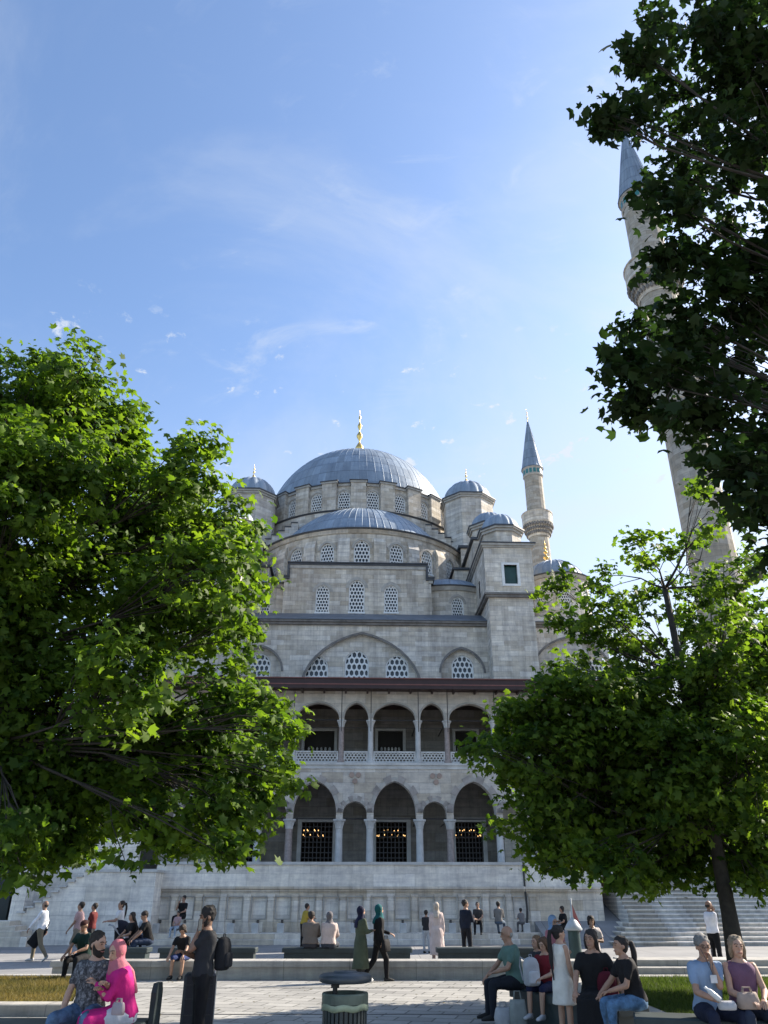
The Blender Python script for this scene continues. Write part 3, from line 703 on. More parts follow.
# ---- minarets ----
def minaret(X,Y,label,zc,r,balc):
    root=empty('minaret',(X,Y,0),0,label,'minaret','two tall minarets of the mosque')
    m=MB(); n=16
    m.lathe([(r*1.35,0),(r*1.35,9),(r*1.18,12),(r*1.13,zc*.55),(r*1.05,zc*.8),(r,zc)],(0,0,0),n); m.build('shaft',stone('minaret_stone',(.40,.375,.33),bw=.75,bh=.38),root)
    for zb in balc:
        b=MB(); b.lathe([(r*1.08,zb-1.9),(r*1.2,zb-1.5),(r*1.3,zb-1.1),(r*1.42,zb-.7),(r*1.55,zb-.3),(r*1.62,zb-.25),(r*1.62,zb+1.05),(r*1.68,zb+1.06),(r*1.68,zb+1.18),(r*1.54,zb+1.18),(r*1.54,zb+.1),(r*1.0,zb+.1)],(0,0,0),n*2); bo=b.build('balcony',M['stone_warm'],root)
        k=MB()
        for i in range(n*2):
            a=2*PI*i/(n*2)
            for (rr,zz,s) in ((1.22,-1.45,.13),(1.37,-1.0,.15),(1.53,-.55,.17)):
                k.ell((r*rr*math.sin(a),-r*rr*math.cos(a),zb+zz),s,s,.24,6,5)
        k.build('muqarnas',M['trim_dark'],bo)
    t=MB(); t.lathe([(r*1.02,zc),(r*1.12,zc+.15),(r*1.08,zc+.2),(r*1.08,zc+1.0),(r*1.18,zc+1.05),(r*1.18,zc+1.15)],(0,0,0),n*2); t.build('collar',M['trim'],root)
    k=MB()
    for i in range(n):
        a=2*PI*i/n; dr=Vector((math.sin(a),-math.cos(a),0)); tt=Vector((math.cos(a),math.sin(a),0)); c=dr*r*1.09
        k.poly([c+tt*-.16+Vector((0,0,zc+.3)),c+tt*.16+Vector((0,0,zc+.3)),c+tt*.16+Vector((0,0,zc+.88)),c+tt*-.16+Vector((0,0,zc+.88))])
    k.build('tile_band',plain('turquoise_tiles',(.03,.16,.16),.3,.2,4,0),root)
    d=MB(); h=r*6.6; dome(d,(0,0,zc+1.15),[(r*1.22,0),(r*1.1,h*.06),(r*.86,h*.28),(r*.55,h*.56),(r*.25,h*.82),(r*.06,h*.985)],24,.03,.2); d.build('conical_roof',M['lead'],root)
    finial(root,(0,0,zc+1.15+h*.97),r*1.9,k=.5)
    return root
Yn,Yf=42.0,82.0
d=ray(640,205); k=Yn/d.y; zcn=CAMZ+d.z*k
minaret(d.x*k-.1,Yn,'big pale minaret on the right, half hidden by dark leaves, nearest to the viewer',zcn-.6,1.2,[zcn-7.6,zcn-18.7])
d=ray(532.3,470); k=Yf/d.y; zcf=CAMZ+d.z*k
minaret(d.x*k,Yf,'slim distant minaret with grey pointed roof right of the small domes',zcf-1.2,1.10,[LZ(538,527,41)])
# chandeliers in the hall
for px,py in ((311,835),(391,835),(467,835)):
    u,z=L(px,py,VF+3.5); w=MO+Vector((u*ma-(VF+3.5)*mb_,u*mb_+(VF+3.5)*ma,0))
    q={311:'lit ring chandelier seen through the left grated opening behind the arcade',391:'lit ring chandelier seen through the grated opening under the central wide arch',467:'lit ring chandelier seen through the right grated opening behind the arcade'}[px]
    e=empty('chandelier',(w.x,w.y,z),MA,q,'chandelier','lit chandeliers inside the arcade')
    m=MB(); m.lathe([(.82,-.03),(.86,0),(.82,.03),(.78,0),(.82,-.03)],(0,0,-.15),28); m.lathe([(.42,-.03),(.45,0),(.42,.03),(.39,0),(.42,-.03)],(0,0,.15),20)
    for k in range(4):
        a=k*PI/2; m.tube([(.82*math.cos(a),.82*math.sin(a),-.15),(0,0,.9)],.012,5)
    m.tube([(0,0,.9),(0,0,zspl-.1-z)],.015,5); m.build('ring',M['iron'],e)
    for k in range(12):
        a=2*PI*k/12; b=MB(); b.ell((.82*math.cos(a),.82*math.sin(a),-.04),.024,.024,.04,7,5); b.build('bulb',M['bulb'],e)
    for k in range(6):
        a=2*PI*k/6; b=MB(); b.ell((.42*math.cos(a),.42*math.sin(a),.25),.024,.024,.04,7,5); b.build('bulb',M['bulb'],e)
def MW(u,v,z=0): return Vector((MO.x+u*ma-v*mb_,MO.y+u*mb_+v*ma,z))
# ground sheets
m=MB(); m.poly([(-900,-400,0),(900,-400,0),(900,1500,0),(-900,1500,0)]); tag(m.build('ground',M['asphalt']),kind='structure')
m=MB(); m.poly([(-60,-20,.004),(60,-20,.004),(60,22.3,.004),(-60,22.3,.004)]); tag(m.build('pavement',M['paving']),kind='structure')
# drain lines across the paving
for y in (15.35,19.6):
    m=MB(); m.box(-9,9,y,y+.07,.002,.010); tag(m.build('drain_strip',plain('drain_iron',(.07,.07,.07),.6,.3,8,.2)),'thin dark drain strip crossing the paving '+('nearest the litter bin' if y<16 else 'just before the long stone parapet'),'drain',group='drain strips in the paving')
# long parapet
root=empty('stone_parapet',(0,21.5,0),0,'long low concrete parapet with a pale coping between the paving and the benches','parapet')
x0=P(49,970,21.5).x; x1=P(628,970,21.5).x
m=MB(); m.box(x0+.05,x1,.06,.66,0,.27); m.build('base_wall',M['kerb'],root)
m=MB(); m.bbox(x0,x1,-.02,.72,.271,.40,.015); m.build('coping',M['kerb'],root)
# low steps on the right
root=empty('low_steps',(0,21.2,0),0,'low broad stone steps beyond the right lawn behind the seated couple','steps')
for i in range(3):
    m=MB(); m.bbox(x1+.004,18,-.3+.42*i,1.6,.0+.135*i+(.002 if i else 0),.135*(i+1),.012); m.build('step',M['kerb'],root)
# fountain wall
zb_w=LZ(394,889,VW)
uW0=LU(152,910,VW); uW1=LU(604,910,VW)
fw=empty('ablution_wall',MW(0,0),MA,'long pale marble ablution wall with a row of sunk panels and taps below the arcade','wall')
zled=.42
ops=[]; c0=LU(258.6,910,VW); dc=(LU(497.6,910,VW)-c0)/10
ops=[OP(c0+dc*k,.30,.95,zb_w-.32,0,'rect') for k in range(-4,12)]
ops=[o for o in ops if o['u']-.4>uW0]
uPl=ops[-1]['u']+.7
m=MB(); arch_wall(m,uW0,uPl,zled,zb_w-.1,VW,VW+.16,ops)
m.build('pilaster_wall',M['marble_old'],fw)
for o in ops:
    m=MB(); c_=o['u']+dc/2; m.box(c_-.13,c_+.13,VW-.06,VW-.001,zled,zb_w-.32); m.box(c_-.17,c_+.17,VW-.09,VW-.001,zb_w-.319,zb_w-.2); m.box(c_-.17,c_+.17,VW-.09,VW-.001,zled,zled+.2); m.build('pilaster',M['marble_old'],fw)
    fr_=MB(); w_=.045
    for (a,b,c,d) in ((o['u']-o['hw']-w_,o['u']-o['hw'],o['zb']-w_,o['zs']+w_),(o['u']+o['hw'],o['u']+o['hw']+w_,o['zb']-w_,o['zs']+w_),(o['u']-o['hw'],o['u']+o['hw'],o['zs'],o['zs']+w_),(o['u']-o['hw'],o['u']+o['hw'],o['zb']-w_,o['zb'])): fr_.box(a,b,VW-.03,VW-.001,c,d)
    fr_.build('panel_frame',M['trim'],fw)
for o in ops:
    p=MB(); p.box(o['u']-o['hw']-.05,o['u']+o['hw']+.05,VW+.13,VW+.3,o['zb']-.05,o['zs']+.05); p.build('marble_panel',M['marble'],fw)
    t=MB(); t.box(o['u']-.05,o['u']+.05,VW-.03,VW-.001,.95-.18,.95-.05); t.tube([(o['u'],VW-.02,.82),(o['u'],VW-.16,.82),(o['u'],VW-.18,.76)],.022,6); t.ell((o['u'],VW-.1,.86),.04,.03,.03,8,5); t.build('tap',plain('tarnished_tap',(.09,.08,.07),.5,.3,5,.1),fw)
m=MB(); m.box(uW0,uW1,VW+.31,VW+1.3,0,zb_w-.1); m.build('wall_core',M['marble_old'],fw)
m=MB(); m.box(uPl+.001,uW1,VW+.02,VW+.3,0,zb_w-.1); m.build('plain_bay',M['marble_old'],fw)
m=MB(); m.box(uW0,uW1,VW-.1,VW+1.3,zb_w-.099,zb_w+.0); m.box(uW0,uW1,VW-.18,VW+1.3,zb_w+.001,zb_w+.1); m.build('string_course',M['marble_old'],fw)
m=MB(); m.box(uW0,uW1,VW,VW+1.3,zb_w+.101,zwall-.12); m.build('upper_band',M['marble'],fw)
m=MB(); m.box(uW0-.1,uW1+.1,VW-.08,VW+1.4,zwall-.119,zwall); m.build('coping',M['column'],fw)
m=MB(); m.bbox(uW0,uPl+.5,VW-1.15,VW-.001,0,zled,.02); m.build('wash_step',M['marble_old'],fw)
m=MB(); m.bbox(uW0,uPl+.5,VW-1.6,VW-1.151,0,.2,.02); m.build('foot_step',M['marble_old'],fw)
up=LU(528,910,VW); m=MB(); m.tube([(up-.15,VW-.06,.2),(up-.05,VW-.06,1.3),(up-.08,VW-.06,zb_w+.2),(up-.08,VW-.06,zwall)],.045,7); m.build('drain_pipe',M['iron'],fw)
proto=None
for i,o in enumerate(ops):
    w=MW(o['u']+.02*math.sin(i*3),VW-.78,zled)
    if proto is None:
        m=MB(); m.bbox(-.15,.15,-.15,.15,0,.36,.03); proto=m.build('marble_block',M['column']); q=proto
    else: q=copy_tree(proto)
    q.location=w; q.rotation_euler=(0,0,MA)
    tag(q,'white marble cube for sitting on the washing step below a tap','marble block','marble cubes in front of the taps')
# left block with side stair
vb=-3.9; uB0=LU(13,900,vb); uB1=LU(153,900,vb); 
lb=empty('stair_block',MW(0,0),MA,'marble block at the left with a stair climbing along its face','stair block')
m=MB(); zt=LZ(110,872,vb); us=LU(21,900,vb); ue=LU(80,900,vb)
zs0=LZ(19,913,vb); ns=8
m.box(ue,uB1,vb,VW+1,0,zt)
for i in range(ns):
    a=us+(ue-us)*i/ns; m.box(a,us+(ue-us)*(i+1)/ns,vb,vb+1.6,0,zs0+(zt-zs0)*i/ns)
m.box(uB0+.5,us,vb,vb+1.6,0,zs0-.15)
m.build('block',M['marble'],lb)
m=MB()
for i in range(ns):
    a=us+(ue-us)*i/ns; z=zs0+(zt-zs0)*i/ns; m.box(a-.05,us+(ue-us)*(i+1)/ns-.02,vb-.12,vb+1.6,z+.001,z+.07)
m.build('tread',M['column'],lb)
m=MB(); m.box(ue,uB1+.05,vb-.05,VW+1.05,zt+.001,zt+.1); m.build('coping',M['column'],lb)
m=MB(); z1=LZ(12,866,vb+1.7); m.loft([[(uB0,v,0),(ue+1.8,v,0),(ue+1.8,v,z1+2.2),(uB0+.9,v,z1-.2),(uB0,v,z1-.2)] for v in (vb+1.61,vb+1.95)]); m.build('balustrade_wall',M['marble'],lb)
m=MB(); m.box(uB0-.05,uB0+.5,vb-.02,vb+1.9,0,z1-.1); m.build('end_pier',M['marble'],lb)
# short stacked steps at far left
ls=empty('side_steps',MW(0,0),MA,'short flight of white marble steps stacked at the far left edge','steps')
for i,(px,py) in enumerate(((27,937),(21,931),(15,926),(9,921))):
    u,z=L(px,py,vb-1.3); m=MB(); m.bbox(uB0-9,u,vb-1.3+.04*i,vb-.05,LZ(27,948,vb-1.3) if i==0 else pz_+.002,z,.02); pz_=z; m.build('step',M['step'],ls)
# dark building at far left
lbld=empty('dark_kiosk_building',MW(0,0),MA,'dark green-grey building front at the far left edge beyond the marble stair','building')
m=MB(); m.box(uB0-14,uB0-.35,vb+.5,vb+8,0,4.6); m.build('wall',plain('dark_green_panel',(.02,.028,.027),.6,.3,1,.1),lbld)
m=MB(); m.box(uB0-14.2,uB0-.25,vb+.2,vb+8,4.601,4.9); m.build('roof',M['lead_flat'],lbld)
for k in range(4): m=MB(); m.box(uB0-3.3-3*k,uB0-1-3*k,vb+.42,vb+.498,.3,3.4); m.build('door',plain('dark_door',(.012,.016,.017),.4,.3,2,.1),lbld)
# right stairs
rs=empty('wide_marble_stair',MW(0,0),MA,'wide flight of worn pale marble steps rising on the right behind the tree trunk','stairs')
uS0=LU(604,930,-4.5); nst=13; rise=.165; tread=.30; v_0=-5.6
for i in range(nst):
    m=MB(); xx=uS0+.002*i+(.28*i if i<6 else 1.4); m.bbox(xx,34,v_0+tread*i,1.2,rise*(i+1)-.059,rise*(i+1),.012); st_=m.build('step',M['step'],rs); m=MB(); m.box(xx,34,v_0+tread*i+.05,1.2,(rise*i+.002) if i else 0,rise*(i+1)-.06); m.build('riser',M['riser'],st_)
# ramp between wall and stairs
m=MB(); a=LU(545,935,-4.5); m.loft([[(u,-5.4,.0),(u,-5.4,.02),(u,1.3,1.9),(u,1.3,0)] for u in (a,uS0+1.6)]); o=m.build('ramp',M['asphalt']); o.location=MW(0,0); o.rotation_euler=(0,0,MA); tag(o,kind='structure')
# long wall right of the arcade
rw=empty('courtyard_wall',MW(0,0),MA,'tall grey stone wall at the top of the wide stair, mostly hidden by the tree','wall')
m=MB(); wo=[OP(uFR+3+4*k,.8,3.4,5.4,.7) for k in range(5)]; arch_wall(m,uR+.7,45,1.2,9.0,1.5,2.3,[dict(o) for o in wo if o['u']>uR+2]); m.build('wall',M['stone'],rw)
m=MB(); m.box(uR+.6,45.2,1.25,2.5,9.001,9.25); m.build('coping',M['trim'],rw)
for o in wo:
    if o['u']>uR+2: m=MB(); pane(m,o,1.9); m.build('pane',M['glass_dark'],rw)
m=MB(); m.box(uR+.6,45,1.9,12,1.2,8.6) 
# left wing wall behind left tree
lw=empty('wing_wall',MW(0,0),MA,'grey stone wing wall continuing behind the left tree','wall')
m=MB(); arch_wall(m,-45,uL-.7,0,9.0,1.5,2.3,[OP(uL-4-4*k,.8,3.4,5.4,.7) for k in range(5)]); m.build('wall',M['stone'],lw)
m=MB(); m.box(-45.2,uL-.65,1.25,2.5,9.001,9.25); m.build('coping',M['trim'],lw)
for k in range(5): m=MB(); pane(m,OP(uL-4-4*k,.8,3.4,5.4,.7),1.9); m.build('pane',M['glass_dark'],lw)
# ---- benches (dark slabs) ----
def slab(p0,p1,w,h,label,name='bench',rz=None,grp=None):
    p0=Vector((p0[0],p0[1],0)); p1=Vector((p1[0],p1[1],0)); d=p1-p0; ln=d.length; a=math.atan2(d.y,d.x)
    e=empty(name,p0,a,label,'bench',grp)
    m=MB(); m.bbox(0,ln,-w/2,w/2,h-.12,h,.02); m.build('seat_slab',M['bench'],e)
    m=MB(); m.box(.06,ln-.06,-w/2+.05,w/2-.05,0,h-.121); m.build('plinth',M['bench'],e)
    return e
YB=25.2
for (a,b,q) in ((160,257,'dark stone bench under the seated family and the phone man, left of the middle'),(283,412,'long dark bench carrying the taupe and pale pink sitters seen from behind'),(436,566,'long dark bench in front of the woman in the pale pink coat')):
    slab((P(a,950,YB).x,YB),(P(b,950,YB).x,YB),.55,.50,q,grp='dark benches beyond the parapet')
slab((P(100,950,26).x,26.0),(P(150,950,26).x,26.0),.6,.46,'dark bench hidden behind the baby stroller and the seated family',grp='dark benches beyond the parapet')
# right foreground bench
BR0=(2.25,14.6); BR1=(3.35,12.2); BR2=(6.9,10.3)
slab(BR0,BR1,.55,.47,'dark foreground bench under the mint polo man and the woman in black',grp='dark foreground benches')
slab((3.1,11.35),BR2,.55,.47,'dark foreground bench under the woman in jeans and the elderly couple',grp='dark foreground benches')
# left foreground bench with end panel
YL=10.9; xe=P(150,1000,YL).x
e=slab((xe-7,YL),(xe,YL),.60,.45,'dark foreground bench with rounded end arm under the embracing couple',grp='dark foreground benches')
m=MB(); pr=[(7-.07+.0,-.02,0),(7-.07,.30,0),(7-.07,.30,.74),(7-.07,.24,.83),(7-.07,.04,.83),(7-.07,-.02,.74)]
m.loft([[(x+dx,y,z) for x,y,z in pr] for dx in (.08,.14)]); m.build('end_arm',M['bench'],e)
# planters
def lawn(name,poly,zb,mat_,n,label,hgt=.10,seed=1):
    r=np.random.default_rng(seed)
    m=MB(); m.poly([(x,y,zb) for x,y in poly]); tag(m.build('flower_bed_soil',M['soil']),kind='structure')
    xs=[p[0] for p in poly]; ys=[p[1] for p in poly]
    pts=r.uniform((min(xs),min(ys)),(max(xs),max(ys)),(n,2))
    if len(poly)==4:
        (ax,ay),(bx,by)=poly[1],poly[2]; lim=ax+(bx-ax)*(pts[:,1]-ay)/(by-ay); (cx_,cy_),(dx_,dy_)=poly[0],poly[3]; lim0=cx_+(dx_-cx_)*(pts[:,1]-cy_)/(dy_-cy_); pts=pts[(pts[:,0]<lim)&(pts[:,0]>lim0)]; n=len(pts)
    V=[];F=[];lv=[]
    h=hgt*r.uniform(.5,1.4,n); a=r.uniform(0,2*PI,n); ln=r.normal(0,.04,(n,2)); k=0
    patch=np.sin(pts[:,0]*1.7)*np.cos(pts[:,1]*2.3)*.3+.5+r.normal(0,.18,n)
    for i in range(n):
        x,y=pts[i]; w=.010; dx,dy=w*math.cos(a[i]),w*math.sin(a[i])
        V+=[(x-dx,y-dy,zb),(x+dx,y+dy,zb),(x+ln[i,0],y+ln[i,1],zb+h[i])]; F.append((k,k+1,k+2)); k+=3; lv+=[patch[i]]*3
    me=bpy.data.meshes.new(name); me.from_pydata(V,[],F); at=me.attributes.new('leafv','FLOAT','POINT'); at.data.foreach_set('value',np.clip(lv,0,1)); me.materials.append(mat_)
    o=bpy.data.objects.new(name,me); COL.objects.link(o); tag(o,label,'grass',kind='stuff')
Lx=P(72,1006,15.6).x; Lx2=P(84,983,20.6).x
lawn('lawn_grass',[(-14,15.6),(Lx,15.6),(Lx2,20.6),(-14,20.6)],.11,M['grass_dry'],60000,'dry yellowing grass in the left planter',.07,1)
e=empty('planter_kerb',(0,0,0),0,'pale stone kerb framing the dry grass bed at the left','kerb')
m=MB(); m.loft([[(Lx,15.601,z),(Lx+.35,15.601,z),(Lx2+.35,20.599,z),(Lx2,20.599,z)] for z in (0,.168)]); m.build('kerb_stone',M['kerb'],e)
for (a,b,c,d) in ((-14.3,Lx+.35,15.15,15.6),(-14.3,Lx2+.35,20.6,20.95)):
    m=MB(); m.bbox(a,b,c,d,0,.17,.015); m.build('kerb_stone',M['kerb'],e)
Rx=4.4
lawn('lawn_grass',[(Rx,13.2),(14,13.2),(14,20.3),(Rx,20.3)],.11,M['grass'],90000,'short green grass in the right planter under the tree',.09,2)
e=empty('planter_kerb',(0,0,0),0,'pale stone kerb framing the green grass bed at the right','kerb')
for (a,b,c,d) in ((Rx-.35,14.3,12.75,13.2),(Rx-.35,14.3,20.3,20.65),(Rx-.35,Rx,13.201,20.299)):
    m=MB(); m.bbox(a,b,c,d,0,.17,.015); m.build('kerb_stone',M['kerb'],e)
# ---- sky and sun ----
SAZ,SEL=R(62),R(33)
w=bpy.data.worlds.new('World'); scene.world=w; w.use_nodes=True; nt=w.node_tree; bg=nt.nodes['Background']
sky=nt.nodes.new('ShaderNodeTexSky'); sky.sky_type='NISHITA'; sky.sun_disc=False; sky.sun_elevation=SEL; sky.sun_rotation=SAZ
sky.air_density=1.0; sky.dust_density=1.2; sky.ozone_density=3.5; sky.altitude=10
tc=nt.nodes.new('ShaderNodeTexCoord'); 
def nz(scale,loc,det=6,rough=.6,sc_=1,dist=0):
    mp=nt.nodes.new('ShaderNodeMapping'); mp.inputs['Scale'].default_value=scale; mp.inputs['Location'].default_value=loc; mp.inputs['Rotation'].default_value=(0,R(20),R(35)); nt.links.new(tc.outputs['Generated'],mp.inputs[0])
    n=nt.nodes.new('ShaderNodeTexNoise'); n.inputs['Scale'].default_value=sc_; n.inputs['Detail'].default_value=det; n.inputs['Roughness'].default_value=rough; n.inputs['Distortion'].default_value=dist; nt.links.new(mp.outputs[0],n.inputs['Vector']); return n.outputs[0]
def rmp(f,a,b,va=0,vb=1):
    r=nt.nodes.new('ShaderNodeMapRange'); r.interpolation_type='SMOOTHSTEP'; nt.links.new(f,r.inputs[0]); r.inputs[1].default_value=a; r.inputs[2].default_value=b; r.inputs[3].default_value=va; r.inputs[4].default_value=vb; return r.outputs[0]
def mth(op,a,b):
    x=nt.nodes.new('ShaderNodeMath'); x.operation=op
    for i,v in enumerate((a,b)):
        if isinstance(v,(int,float)): x.inputs[i].default_value=v
        else: nt.links.new(v,x.inputs[i])
    return x.outputs[0]
veil=rmp(nz((1.2,2.6,2.0),(.3,.1,.7),7,.6,1.6,.6),.40,.75,0,.34)
wisp=mth('MULTIPLY',rmp(nz((3,7,5),(1.1,2.3,.2),8,.65,2.2,.8),.52,.76,0,.5),rmp(nz((1,1,1),(5,1,2),3,.5,2.2),.44,.62))
# small puffs low over the domes
pf=nz((8.5,8.5,15),(2.1,7.7,4.4),7,.62,2.6,.2)
sx=nt.nodes.new('ShaderNodeSeparateXYZ'); nt.links.new(tc.outputs['Generated'],sx.inputs[0])
puff=mth('MULTIPLY',rmp(pf,.60,.70,0,.9),mth('MULTIPLY',rmp(sx.outputs[2],.42,.5),rmp(sx.outputs[2],.66,.58)))
tot=mth('MINIMUM',mth('ADD',mth('ADD',veil,wisp),puff),.9)
dp=nt.nodes.new('ShaderNodeVectorMath'); dp.operation='DOT_PRODUCT'; nt.links.new(tc.outputs['Generated'],dp.inputs[0]); dp.inputs[1].default_value=(math.sin(SAZ),math.cos(SAZ),.15)
low=mth('MULTIPLY',rmp(sx.outputs[2],.66,.16),rmp(dp.outputs['Value'],-.3,1.0,.12,.9))
tot=mth('MINIMUM',mth('ADD',tot,low),.92)
mx=nt.nodes.new('ShaderNodeMix'); mx.data_type='RGBA'; nt.links.new(tot,mx.inputs[0]); nt.links.new(sky.outputs[0],mx.inputs[6]); mx.inputs[7].default_value=(2.75,2.98,3.3,1)
nt.links.new(mx.outputs[2],bg.inputs[0]); bg.inputs[1].default_value=.105
sun=bpy.data.lights.new('sun','SUN'); sun.energy=4.2; sun.angle=R(.55); sun.color=(1,.90,.76); so=bpy.data.objects.new('sun',sun); COL.objects.link(so)
sd=Vector((math.cos(SEL)*math.sin(SAZ),math.cos(SEL)*math.cos(SAZ),math.sin(SEL))); so.rotation_euler=sd.to_track_quat('Z','Y').to_euler(); so.location=(20,0,40)
scene.view_settings.view_transform='Standard'; scene.view_settings.look='None'; scene.view_settings.exposure=1.5; scene.view_settings.gamma=1
scene.cycles.max_bounces=8; scene.cycles.transparent_max_bounces=8
# ---------- trees ----------
LEAF=[]
for k in range(5):
    a=(-108+54*k)*PI/180; ln=(.62,.9,1.0,.9,.62)[k]
    LEAF.append((math.sin(a)*ln,math.cos(a)*ln,-.16*ln))
    if k<4:
        b=(-81+54*k)*PI/180; LEAF.append((math.sin(b)*.54,math.cos(b)*.54,-.0))
LEAF.append((0,-.32,.02))           # base by the stalk
LV=np.array([(0,0,.06)]+LEAF)       # centre + ring of 10
LF=[(0,10,1,2),(0,2,3,4),(0,4,5,6),(0,6,7,8),(0,8,9,10)]
def make_leaves(name,pos,nrm,size,val,mat,parent):
    n=len(pos); r=rng
    nrm=nrm/np.linalg.norm(nrm,axis=1,keepdims=True)
    t=r.normal(size=(n,3)); t-= (t*nrm).sum(1,keepdims=True)*nrm; t/=np.linalg.norm(t,axis=1,keepdims=True)
    b=np.cross(nrm,t); curl=r.uniform(-.6,3.2,n)
    lv=LV[None,:,:]*size[:,None,None]; lz=lv[:,:,2]*curl[:,None]
    V=pos[:,None,:]+lv[:,:,0:1]*t[:,None,:]+lv[:,:,1:2]*b[:,None,:]+lz[:,:,None]*nrm[:,None,:]
    V=V.reshape(-1,3); F=(np.array(LF)[None,:,:]+(np.arange(n)*11)[:,None,None]).reshape(-1,4)
    me=bpy.data.meshes.new(name); me.vertices.add(len(V)); me.vertices.foreach_set('co',V.astype(np.float32).ravel())
    me.loops.add(F.size); me.loops.foreach_set('vertex_index',F.astype(np.int32).ravel())
    me.polygons.add(len(F)); me.polygons.foreach_set('loop_start',(np.arange(len(F))*4).astype(np.int32))
    me.update(calc_edges=True); 
    at=me.attributes.new('leafv','FLOAT','POINT'); at.data.foreach_set('value',np.repeat(val,11).astype(np.float32))
    me.materials.append(mat); o=bpy.data.objects.new(name,me); COL.objects.link(o); o.parent=parent; return o
def tree(name,label,cat,base,trunk,blobs,leaf,density,mat,bark,seed,r0=.2,twig=.012,spread=1.0,minz=1.6):
    """trunk: list of (x,y,z); blobs: (px,py,r_px,Y[,dens]) ; every clump gets its own limb"""
    global rng; rng=np.random.default_rng(seed); rr=random.Random(seed)
    root=empty(name,base,0,label,cat); b0=Vector(base)
    tk=MB(); tp=[Vector(p)-b0 for p in trunk]; n=len(tp)
    tk.tube(tp,[r0*(1.25 if i==0 else 1-.62*i/(n-1)) for i in range(n)],14)
    tr_=tk.build('trunk',bark,root,smooth=True)
    br=MB(); P_=[];N_=[];S_=[];VL=[]
    for bl in blobs:
        px,py,rp,Y=bl[:4]; dens=bl[4] if len(bl)>4 else 1.0
        c=P(px,py,Y); d=ray(px,py); dep=Y/d.y; rad=rp*dep/FPX; c=c-b0
        # limb from the nearest sensible trunk point below
        cand=[p for p in tp[1:] if p.z<c.z-.1 and p.z>minz] or [p for p in tp if minz-.4<p.z<minz+1.6]
        s=min(cand,key=lambda p:(p-c).length*1.0+abs((c.z-p.z)-(Vector((c.x-p.x,c.y-p.y)).length*.8))*.4)
        mid=s.lerp(c,.5)+Vector((rr.uniform(-.15,.15),rr.uniform(-.15,.15),(-.10*(c-s).length if c.z>s.z else .02)+rr.uniform(0,.3)))
        path=[s,s.lerp(mid,.5)+Vector((0,0,-.03)),mid,mid.lerp(c,.5)+Vector((rr.uniform(-.1,.1),rr.uniform(-.1,.1),.05)),c]
        br.tube(path,[r0*.18,r0*.13,r0*.095,r0*.07,r0*.04],7)
        ncl=max(5,int(density*dens*64*(rad**2.2)/(spread**2)))
        for k in range(ncl):
            u=Vector((rr.gauss(0,1),rr.gauss(0,1),rr.gauss(0,1))).normalized(); q=rr.random()**.42
            cc=c+u*rad*q
            st=rr.choice(path[2:]); m_=st.lerp(cc,.55)+Vector((rr.uniform(-.08,.08),rr.uniform(-.08,.08),rr.uniform(-.02,.12)))
            out=(cc-st).normalized() if (cc-st).length>.01 else u
            tip=cc+out*.12+Vector((0,0,-.05)); br.tube([st,m_,cc,tip],[twig*1.1,twig*.8,twig*.55,twig*.3],3)
            nl=int(rr.uniform(20,40)); cr=rr.uniform(.18,.34)*spread
            lp=rng.normal(size=(nl,3))*np.array([cr,cr,cr*.55])*.62+np.array(cc)+np.array(out)*rng.uniform(-.05,.18,(nl,1))
            nn=rng.normal(size=(nl,3))*.55+np.array([0,0,.75])+np.array(u)*.45+np.array([.25,-.1,0])
            P_.append(lp);N_.append(nn);S_.append(leaf*np.clip(rng.normal(.88,.24,nl),.4,1.4)*.66); base_v=rr.uniform(.1,.9)
            VL.append(np.clip(base_v+rng.normal(0,.18,nl),0,1))
    br.build('branches',bark,root,smooth=True)
    P_=np.concatenate(P_); print(name,len(P_),'leaves')
    make_leaves('crown',P_,np.concatenate(N_),np.concatenate(S_),np.concatenate(VL),mat,root)
    return root
Y=12.5
LB=[(85,375,34),(50,395,50),(5,420,70),(100,415,40),(128,440,38),(60,470,70),(-10,520,90),(130,500,55),(200,450,26),(193,478,34),(170,530,60),(232,520,38),(90,570,80),(15,620,80),(160,600,60),(215,575,52),(255,570,24),(225,625,38),(252,612,22),
(-40,700,100),(60,700,75),(130,680,55),(235,690,36),(205,720,50),(262,705,26),(288,728,22),(250,760,46),(285,770,20),(170,770,65),(100,790,70),(30,800,80),(-50,820,80),(230,812,44),(262,830,22),(150,840,38),(200,848,26),(80,848,36),(20,850,34),(228,860,14),(-80,600,110),(-90,450,90)]
rr_=random.Random(3)
LB=[(a-8,b+(3 if b<780 else -7),c*.96,Y+rr_.uniform(-1.6,1.6)) for a,b,c in LB]
tree('plane_tree','tall bushy plane tree on the left, its sunlit green crown overlapping the mosque','tree',(-6.35,12.9,0),[(-6.35,12.9,0),(-6.3,12.8,2),(-6.25,12.7,4),(-6.2,12.6,5.6),(-6.1,12.5,7.2),(-5.9,12.5,9)],LB,.165,1.05,M['leaf'],M['bark'],21,.17,minz=2.5)
Y=16.5
RB=[(560,765,55),(510,762,32),(485,745,16),(520,715,32),(560,700,34),(600,705,45),(640,740,60),(700,720,65),(760,700,60),(540,820,40),(590,830,50),(650,820,60),(710,820,60),(765,810,60),(620,872,28),(670,875,30),(735,878,28),(775,870,30),(745,882,18),(640,880,14),(585,862,22),(560,858,26),(600,770,60),(680,770,60),(745,765,60),(575,672,24,.7),(640,680,42,.8),(720,650,46,.7),(770,640,50,.8),(585,640,20,.4),(602,612,20,.35),(560,588,14,.4),(640,615,34,.35),(660,570,22,.28),(640,545,14,.3),(700,560,34,.28),(706,515,22,.28),(700,490,10,.3),(740,590,34,.4),(690,610,34,.4),(760,550,22,.3),(560,622,14,.35),(605,575,18,.3),(620,640,30,.4)]
